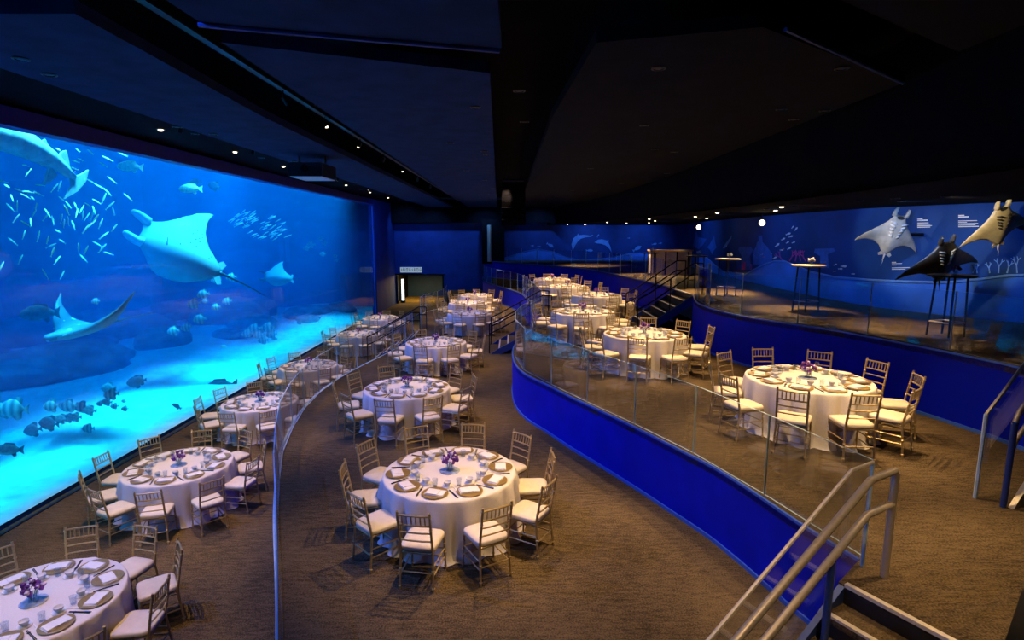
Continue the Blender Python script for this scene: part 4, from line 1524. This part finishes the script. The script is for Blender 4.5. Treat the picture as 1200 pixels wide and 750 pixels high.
def z1(pts, s, ox, oy):
    return [(ox + x / s, oy + y / s) for x, y in pts]


def small_fish(cx, cy, L, ang):
    a = math.radians(ang)
    q = [(.5, 0), (.2, .2), (-.2, .14), (-.35, .03), (-.55, .18), (-.55, -.18), (-.35, -.03), (-.2, -.14), (.2, -.2)]
    return [(cx + L * (x * math.cos(a) - y * math.sin(a)), cy - L * (x * math.sin(a) + y * math.cos(a))) for x, y in q]


# leaping dolphins and little fish on the back wall
mural('mural_dolphin', z1([(297, 265), (290, 235), (300, 205), (318, 190), (322, 182), (328, 190), (350, 188), (380, 192), (397, 188), (388, 197), (360, 200), (335, 208), (318, 225), (306, 245)], 4.168, 600, 230), 'mural_light', wall_back, BACKW)
mural('mural_dolphin', z1([(402, 225), (420, 212), (440, 210), (462, 216), (474, 215), (470, 224), (480, 245), (487, 275), (474, 255), (458, 240), (436, 232), (415, 230)], 4.168, 600, 230), 'mural_light', wall_back, BACKW)
for q in ((645, 287.5, 9, -30), (624, 288, 4, 0), (632, 289, 4, 0), (691, 293.5, 8, 0), (747, 291, 11, 30), (767, 286, 6, 10), (774, 285, 4, 10), (701, 276, 4, 60), (737, 279, 3, 0)):
    mural('mural_fish', small_fish(*q), 'mural_light', wall_back, BACKW)


def wave(pts, z0, m, parent, curve, thick=.03, line=True):
    """low painted wave board standing against a wall"""
    W = []
    for a, c in zip(pts, pts[1:]):
        for k in range(4):
            W.append((a[0] + (c[0] - a[0]) * k / 4, a[1] + (c[1] - a[1]) * k / 4))
    W.append(pts[-1])
    H = [wall_hit(x, y, curve) for x, y in W]
    H = [h for h in H if h]
    top = [h[0] + h[1] * .02 for h in H]
    nn = len(top)
    b = MB()
    vs = [Vector((p.x, p.y, z0)) for p in top] + top + [p - h[1] * .018 for p, h in zip(top, H)]
    fs = [(i, i + 1, nn + i + 1, nn + i) for i in range(nn - 1)] + [(nn + i, nn + i + 1, 2 * nn + i + 1, 2 * nn + i) for i in range(nn - 1)]
    b.add(vs, fs)
    b.obj('mural_wave', M[m], parent, smooth='all')
    if line:
        b = MB(); b.tube([p + h[1] * .01 for p, h in zip(top, H)], .03, 5); b.obj('mural_wave_crest', M['mural_light'], parent)


wave([(572, 306), (585, 304), (600, 299.6), (614, 295), (631, 292), (648, 295), (662, 301), (680, 305), (705, 303.5), (720, 301), (737, 297.5), (755, 296), (775, 296.5), (784, 298)], TOP, 'wave_blue', wall_back, BACKW)
wave([(800, 302), (816, 300), (828, 301), (838, 310), (848, 318), (860, 323), (874, 322), (884, 316), (896, 310), (908, 306), (920, 306), (930, 310), (950, 318), (980, 325), (1020, 328), (1060, 330), (1110, 331), (1150, 327), (1180, 323), (1215, 322)], TOP, 'wave_blue', wall_right, RW)
Z2 = lambda pts: z1(pts, 5.0, 780, 220)
mural('mural_ray', Z2([(180, 245), (190, 290), (240, 300), (222, 330), (195, 360), (160, 345), (168, 300)]), 'mural_mid', wall_right)
mural('mural_ray', Z2([(285, 280), (290, 325), (298, 350), (280, 370), (272, 392), (260, 365), (245, 350), (262, 325)]), 'mural_mid', wall_right)
mural('mural_sawfish', Z2([(335, 355), (350, 330), (372, 300), (388, 278), (384, 300), (360, 338), (345, 356)]), 'mural_light', wall_right)
mural('mural_rock', Z2([(512, 450), (515, 370), (530, 345), (535, 320), (545, 315), (545, 280), (565, 280), (568, 320), (590, 340), (612, 370), (625, 400), (620, 450)]), 'mural_mid', wall_right)
mural('mural_rock', Z2([(440, 480), (445, 400), (425, 360), (440, 345), (500, 348), (512, 365), (495, 400), (500, 480)]), 'mural_mid', wall_right)
mural('mural_rock', Z2([(905, 470), (905, 400), (870, 380), (875, 358), (985, 355), (990, 372), (950, 390), (955, 470)]), 'mural_mid', wall_right)
mural('mural_coral', Z2([(448, 480), (455, 430), (470, 440), (478, 405), (490, 400), (492, 440), (505, 450), (505, 480)]), 'mural_coral', wall_right)
cr = random.Random(2)


def branch(px, py, ang, L, w, depth, m, parent=wall_right):
    a = math.radians(ang)
    ex, ey = px + L * math.cos(a), py - L * math.sin(a)
    nx, ny = math.sin(a) * w, math.cos(a) * w
    mural('mural_coral', [(px - nx, py - ny), (px + nx, py + ny), (ex + nx * .7, ey + ny * .7), (ex - nx * .7, ey - ny * .7)], m, parent, lift=.012 + .002 * depth)
    if depth:
        for da in (-28, 24):
            branch(ex, ey, ang + da + cr.uniform(-8, 8), L * .72, w * .75, depth - 1, m, parent)


for x0, a0 in ((925, 60), (932, 80), (938, 100), (944, 120), (918, 130)):
    branch(x0, 306, a0, 6, .7, 2, 'mural_coral')
for x0, a0 in ((884, 80), (892, 95), (900, 75)):
    branch(x0, 307, a0, 4, .5, 2, 'mural_mid')
for x0, a0, L in ((1170, 85, 8), (1160, 100, 6), (1180, 75, 7), (1192, 95, 9), (1145, 95, 5), (1140, 70, 4)):
    branch(x0, 320, a0, L, .9, 2, 'mural_light')
for q in ((911, 287, 6, 40), (918, 280, 5, 30), (924, 274, 6, 20), (927, 277, 5, 20), (933, 268, 5, 50), (929, 266, 4, 50), (893, 298, 5, 20), (902, 299, 6, 30), (908, 302, 5, 30), (930, 284, 4, 20), (925, 291, 5, 30), (916, 293, 4, 0), (923, 284, 4, 30), (850, 289, 5, 40), (989, 312, 7, 0), (985, 315, 5, 0), (979, 310, 4, 20), (1000, 321, 4, 0)):
    mural('mural_fish', small_fish(*q), 'mural_white', wall_right)
for q in ((895, 301, 3, 0), (918, 292, 3, 40), (967, 307, 3, 0), (887, 295, 3, 30), (978, 318, 3, 0)):
    mural('mural_fish', small_fish(*q), 'mural_orange', wall_right)
# blocks of fine caption print
for x0, y0, rows in ((1075, 256, ((6, 1.2), (12, 1.3), (0, 0), (13, .8), (15, .8), (17, .8), (15, .8))), (1123, 252, ((7, 1), (12, 1.2), (0, 0), (0, 0), (22, .7), (10, .7), (23, .7), (20, .7), (24, .9))), (1045, 307, ((5, 1), (12, .7), (6, .6), (0, 0), (21, .7), (16, .7)))):
    for k, (w, h) in enumerate(rows):
        if w:
            y = y0 + k * 1.65
            mural('caption_print', [(x0, y), (x0 + w, y - w * .02), (x0 + w, y + h - w * .02), (x0, y + h)], 'mural_white', wall_right)

# three manta models mounted on the wall


def wall_manta(px, py, label, belly, back, fwd_img, L, wing_img, gill_m, off=.35, span=.74):
    P, nrm = wall_hit(px, py)
    dv = ray(px, py)
    pos = P + dv * (off / dv.dot(nrm))
    P = pos - nrm * off
    t = manta('manta_model', label, 'manta model', belly, back, span=span, curl=(.25, .25), gills=True, gill_m=gill_m, tail=.25)
    f = img(*fwd_img); w = img(*wing_img)
    up = f.normalized().cross(w.normalized())
    if up.dot(CF) < 0:
        up = -up
    orient(t, pos, f, up, depth_scale(pos) * L)
    b = MB(); b.tube([pos - nrm * (off + .02), pos - nrm * .03], .04, 8)
    o = b.obj('wall_bracket', M['black_metal'])
    o.parent = t
    o.matrix_parent_inverse = t.matrix_world.inverted()
    return t


wall_manta(1046, 275, 'grey and cream manta model with white gill bars high on the blue wall', 'manta_grey', 'manta_grey', (.2, 1, -.35), 50, (1, -.32, 0), 'mural_white', .85)
wall_manta(1172, 264, 'cream manta model with dark gill bars at the end of the blue wall', 'manta_cream', 'manta_cream', (-.32, 1, -.5), 52, (1, .42, 0), 'manta_black', 1.0, .9)
wall_manta(1105, 306, 'black manta model with a wide gill basket, lowest on the blue wall', 'manta_black', 'manta_black', (-.2, 1, -.5), 52, (1, .46, -.1), 'manta_grey', 1.15, 1.0)

# ------------------------------------------------------------------ top level furniture


def cocktail(px, py, label, dark=False, h=1.08, r=.36):
    x, y, _ = at_z(px, py, TOP + h)
    t = empty('cocktail_table', (x, y, TOP), .3, label, 'table')
    t['group'] = 'cocktail tables on the top level'
    b = MB(); b.lathe([(0, h - .035), (r - .01, h - .035), (r, h - .02), (r, h - .005), (r - .01, h), (0, h)], 28); b.obj('tabletop', M['black_metal' if dark else 'white_top'], t, smooth=True)
    for k in range(4):
        a = PI / 4 + k * PI / 2
        b = MB(); b.tube([(.27 * math.cos(a), .27 * math.sin(a), 0), (.22 * math.cos(a), .22 * math.sin(a), h - .035)], .018, 7)
        b.obj('table_leg', M['black_metal'], t)
    b = MB()
    for k in range(4):
        a, a2 = PI / 4 + k * PI / 2, PI / 4 + (k + 1) * PI / 2
        b.tube([(.26 * math.cos(a), .26 * math.sin(a), .25), (.26 * math.cos(a2), .26 * math.sin(a2), .25)], .014, 6)
    b.obj('foot_rail', M['steel'], t)
    return t, (x, y, TOP + h)


def posy(p, label, flowers='white'):
    v = empty('flower_vase', p, .4, label, 'vase')
    v.scale = (.7, .7, .7)
    link('vase', vase_me, v)
    me = bouquets[1].copy()
    me.materials.clear()
    me.materials.append(M['purple' if flowers == 'purple' else 'white_paint']); me.materials.append(M['lilac'])
    bo = link('bouquet', me, v); bo['kind'] = 'stuff'
    link('stems', stems_me, v)


for px, py, lab, dark, fl in ((948, 310.5, 'pale-topped cocktail table under the right bright lamp', False, 'white'), (853, 303, 'pale-topped cocktail table under the left bright lamp', False, 'white'),
                              (817, 299.5, 'dark cocktail table beside the top of the black-railed stairs', True, 'white'), (1116, 322, 'dark cocktail table in front of the black manta model', True, 'purple'), (762, 296, 'dark cocktail table farthest back on the top level', True, 'white')):
    t, p = cocktail(px, py, lab, dark)
    posy((p[0] + .05, p[1], p[2]), f'small vase of {fl} flowers on the ' + lab.replace('pale-topped ', '').replace('dark ', ''), fl)
# bar counter behind the stairs
x, y, _ = at_z(784, 322, TOP)
t = empty('bar_counter', (x, y, TOP), 0, 'pale fronted bar counter behind the black-railed stairs', 'counter')
b = MB(); b.box((0, 0, 1.08), (1.9, .6, .06)); b.obj('counter_top', M['wood'], t)
b = MB(); b.box((0, .02, .53), (1.8, .5, 1.04)); b.obj('counter_body', M['white_top'], t)
for k in range(4):
    b = MB(); b.box((-.75 + .5 * k, -.25, .53), (.06, .03, 1.0)); b.obj('counter_batten', M['black_metal'], t)
# sign stand near the glass
x, y, _ = at_z(829, 352, TOP)
t = empty('post_stand', (x, y, TOP), 0, 'pale post on a flared cone base behind the top level glass', 'stand')
b = MB(); b.lathe([(0, 0), (.24, 0), (.24, .02), (.1, .09), (.05, .16), (0, .16)], 20); b.obj('base', M['steel'], t, smooth=True)
b = MB(); b.tube([(0, 0, .15), (0, 0, .98)], .045, 10); b.obj('post', M['mural_light'], t, smooth=True)
b = MB(); b.lathe([(0, .98), (.05, .98), (.05, 1.0), (0, 1.02)], 12); b.obj('cap', M['steel'], t, smooth=True)

# two bright display lamps by the right wall
for px, py, lab, aim in ((852, 266, 'bright yellow display spotlight left of its twin under the soffit', (852, 300)), (939, 261, 'bright yellow display spotlight near the manta models under the soffit', (1046, 275))):
    P, nrm = wall_hit(px, py)
    pos = P + nrm * 1.2
    t = empty('display_spotlight', pos, 0, lab, 'spotlight')
    A = wall_hit(*aim)[0]
    b = MB(); b.tube([(0, 0, .05), (0, 0, SOFFIT - pos.z)], .015, 6); b.obj('drop_rod', M['black_metal'], t)
    hd = link('lamp_can', can_me, t)
    hd.scale = (1.6, 1.6, 1.2)
    toward = (Vector((0, 0, CAMZ)) - pos)
    hd.rotation_euler = (toward * .6 + (A - pos) * .2).to_track_quat('-Z', 'Y').to_euler()
    b = MB(); b.lathe([(0, -.172), (.049, -.172), (.04, -.2), (.02, -.214), (0, -.218)], 14)
    lens = b.obj('lens', M['lamp_warm'], hd, smooth=True)
    fl = pos + nrm * 2.2
    lamp('SPOT', 'display_beam', pos - Vector((0, 0, .3)) + nrm * .3, 260, (1, .72, .36), aim=(fl.x, fl.y - 1.5, TOP), size=.08, cone=95, blend=.7)
# lamps for the manta models, hung from the soffit
for px, py, pw, col in ((1046, 275, 170, (1, .85, .6)), (1172, 264, 190, (1, .8, .45)), (1105, 300, 150, (1, .75, .4))):
    P, nrm = wall_hit(px, py)
    q = P + nrm * 3.3
    spotlight(q.x, q.y, SOFFIT, P, pw, col, 44, 'small black spotlight aimed at the manta models', 'spotlights for the manta models', blend=.5)
for px, py, pw in ((830, 285, 80), (915, 290, 90), (1000, 280, 75), (1120, 290, 110), (750, 285, 140), (690, 285, 150), (630, 295, 170), (570, 300, 170), (510, 300, 170), (480, 285, 120)):  # blue lamps added to brighten the mural and back wall
    P, nrm = wall_hit(px, py, RW if px > 785 else BACKW)
    if pw:
        q = P + nrm * 2.4
        spotlight(q.x, q.y, SOFFIT if q.x > 3.5 else CEIL, P, pw, (.12, .38, 1), 110, 'added blue spotlight brightening the sea mural and back wall', 'added blue spotlights for the mural', blend=.9)

# ------------------------------------------------------------------ overhead equipment
for k, y in enumerate((7.5, 11.5, 14.5, 17.5, 20.5, 24, 28, 32)):
    t = empty('downlight', (-7.0, y, 5.88), 0, 'small lit downlight in the black bulkhead over the window', 'downlight', 'downlights over the window')
    link('trim_ring', dl_me, t); link('lens', dl_lens, t)
for k, (x, y) in enumerate(((6.2, 13), (6.0, 16.5), (6.5, 20), (5.6, 23), (6.6, 26), (4.9, 29), (6.3, 31), (3.4, 34.5), (4.6, 35.5), (7.6, 22), (7.3, 30), (7.0, 15))):
    t = empty('downlight', (x, y, SOFFIT), 0, 'small lit downlight in the low black soffit over the top level', 'downlight', 'downlights in the soffit')
    link('trim_ring', dl_me, t); link('lens', dl_lens, t)
# lighting track running down the slot left of centre
for x, lab in ((-3.3, 'long black lighting track in the ceiling slot left of centre'), (-5.95, 'long black lighting track along the window bulkhead')):
    t = empty('lighting_track', (x, 6, 5.86 if x < -5 else CEIL + .3), 0, lab, 'track')
    b = MB(); b.box((0, 14, -.02), (.09, 30, .05)); b.obj('rail', M['black_metal'], t)
    for k in range(7):
        b = MB(); b.tube([(0, 1 + 4.5 * k, 0), (0, 1 + 4.5 * k, .5 if x > -5 else .05)], .012, 6); b.obj('drop_rod', M['black_metal'], t)
for k, (x, y) in enumerate(((-3.3, 8.4), (-3.3, 10.2), (-3.3, 12.5), (-3.3, 14.8), (-3.3, 17.2), (-3.3, 20), (-3.3, 23), (-3.3, 26.5), (-5.95, 10.4), (-5.95, 13.2), (-5.95, 16), (-5.95, 19.5), (-5.95, 23.5), (-5.95, 28))):
    zt = 5.84 if x < -5 else CEIL + .275
    t = empty('track_spotlight', (x, y, zt - .11), rs.uniform(0, 6), 'small black track spotlight with a faintly glowing lens', 'spotlight', 'track spotlights left of centre' if x > -5 else 'track spotlights along the window bulkhead')
    t['label'] += ' left of centre' if x > -5 else ' along the window bulkhead'
    t.scale = (.6, .6, .6)
    link('yoke', yoke_me, t)
    hd = link('lamp_can', can_me, t)
    hd.rotation_euler = (rs.uniform(.2, .6), 0, 0)
    link('lens', lens_me, hd)
# projector under the left ceiling strip
pj = empty('projector', (-4.6, 13.2, CEIL - .36), 0, 'black ceiling projector box with a pale underside near the window', 'projector')
b = MB(); b.box((0, 0, 0), (.75, 1.0, .3)); b.obj('body', M['black_metal'], pj)
b = MB(); b.box((0, 0, -.155), (.7, .94, .02)); b.obj('underside', M['white_paint'], pj)
b = MB(); b.tube([(0, -.5, .02), (0, -.56, .02)], .08, 12); b.obj('lens', M['black'], pj)
for xx in (-.3, .3):
    b = MB(); b.box((xx, 0, .24), (.04, .04, .2)); b.obj('bracket', M['black_metal'], pj)
# curved loudspeaker array hanging in the centre slot
la = empty('line_array', (.05, 19.5, 4.55), 0, 'curved line array loudspeaker hanging in the dark centre slot', 'loudspeaker')
for k in range(7):
    a = .1 * k
    b = MB(); b.box((0, -.02 - .012 * k * k, .9 - .2 * k), (.8, .34, .18), M4=Matrix.Rotation(a * .6, 4, 'X')); b.obj('cabinet', M['black'], la)
b = MB(); b.box((0, 0, 1.1), (.7, .3, .06)).tube([(-.25, 0, 1.1), (-.25, 0, 1.8)], .012, 6).tube([(.25, 0, 1.1), (.25, 0, 1.8)], .012, 6); b.obj('rigging', M['black_metal'], la)
# dark column in front of the back wall with a lit grey pipe
cl = empty('column', (-1.25, 37.2, TOP), 0); cl['kind'] = 'structure'
b = MB(); b.box((0, .4, 1.3), (1.5, .8, 2.9)); b.obj('column_casing', M['black'], cl)
b = MB(); b.tube([(-.25, -.1, 0), (-.25, -.1, 2.4)], .14, 12); b.obj('pipe', M['steel'], cl, smooth=True)
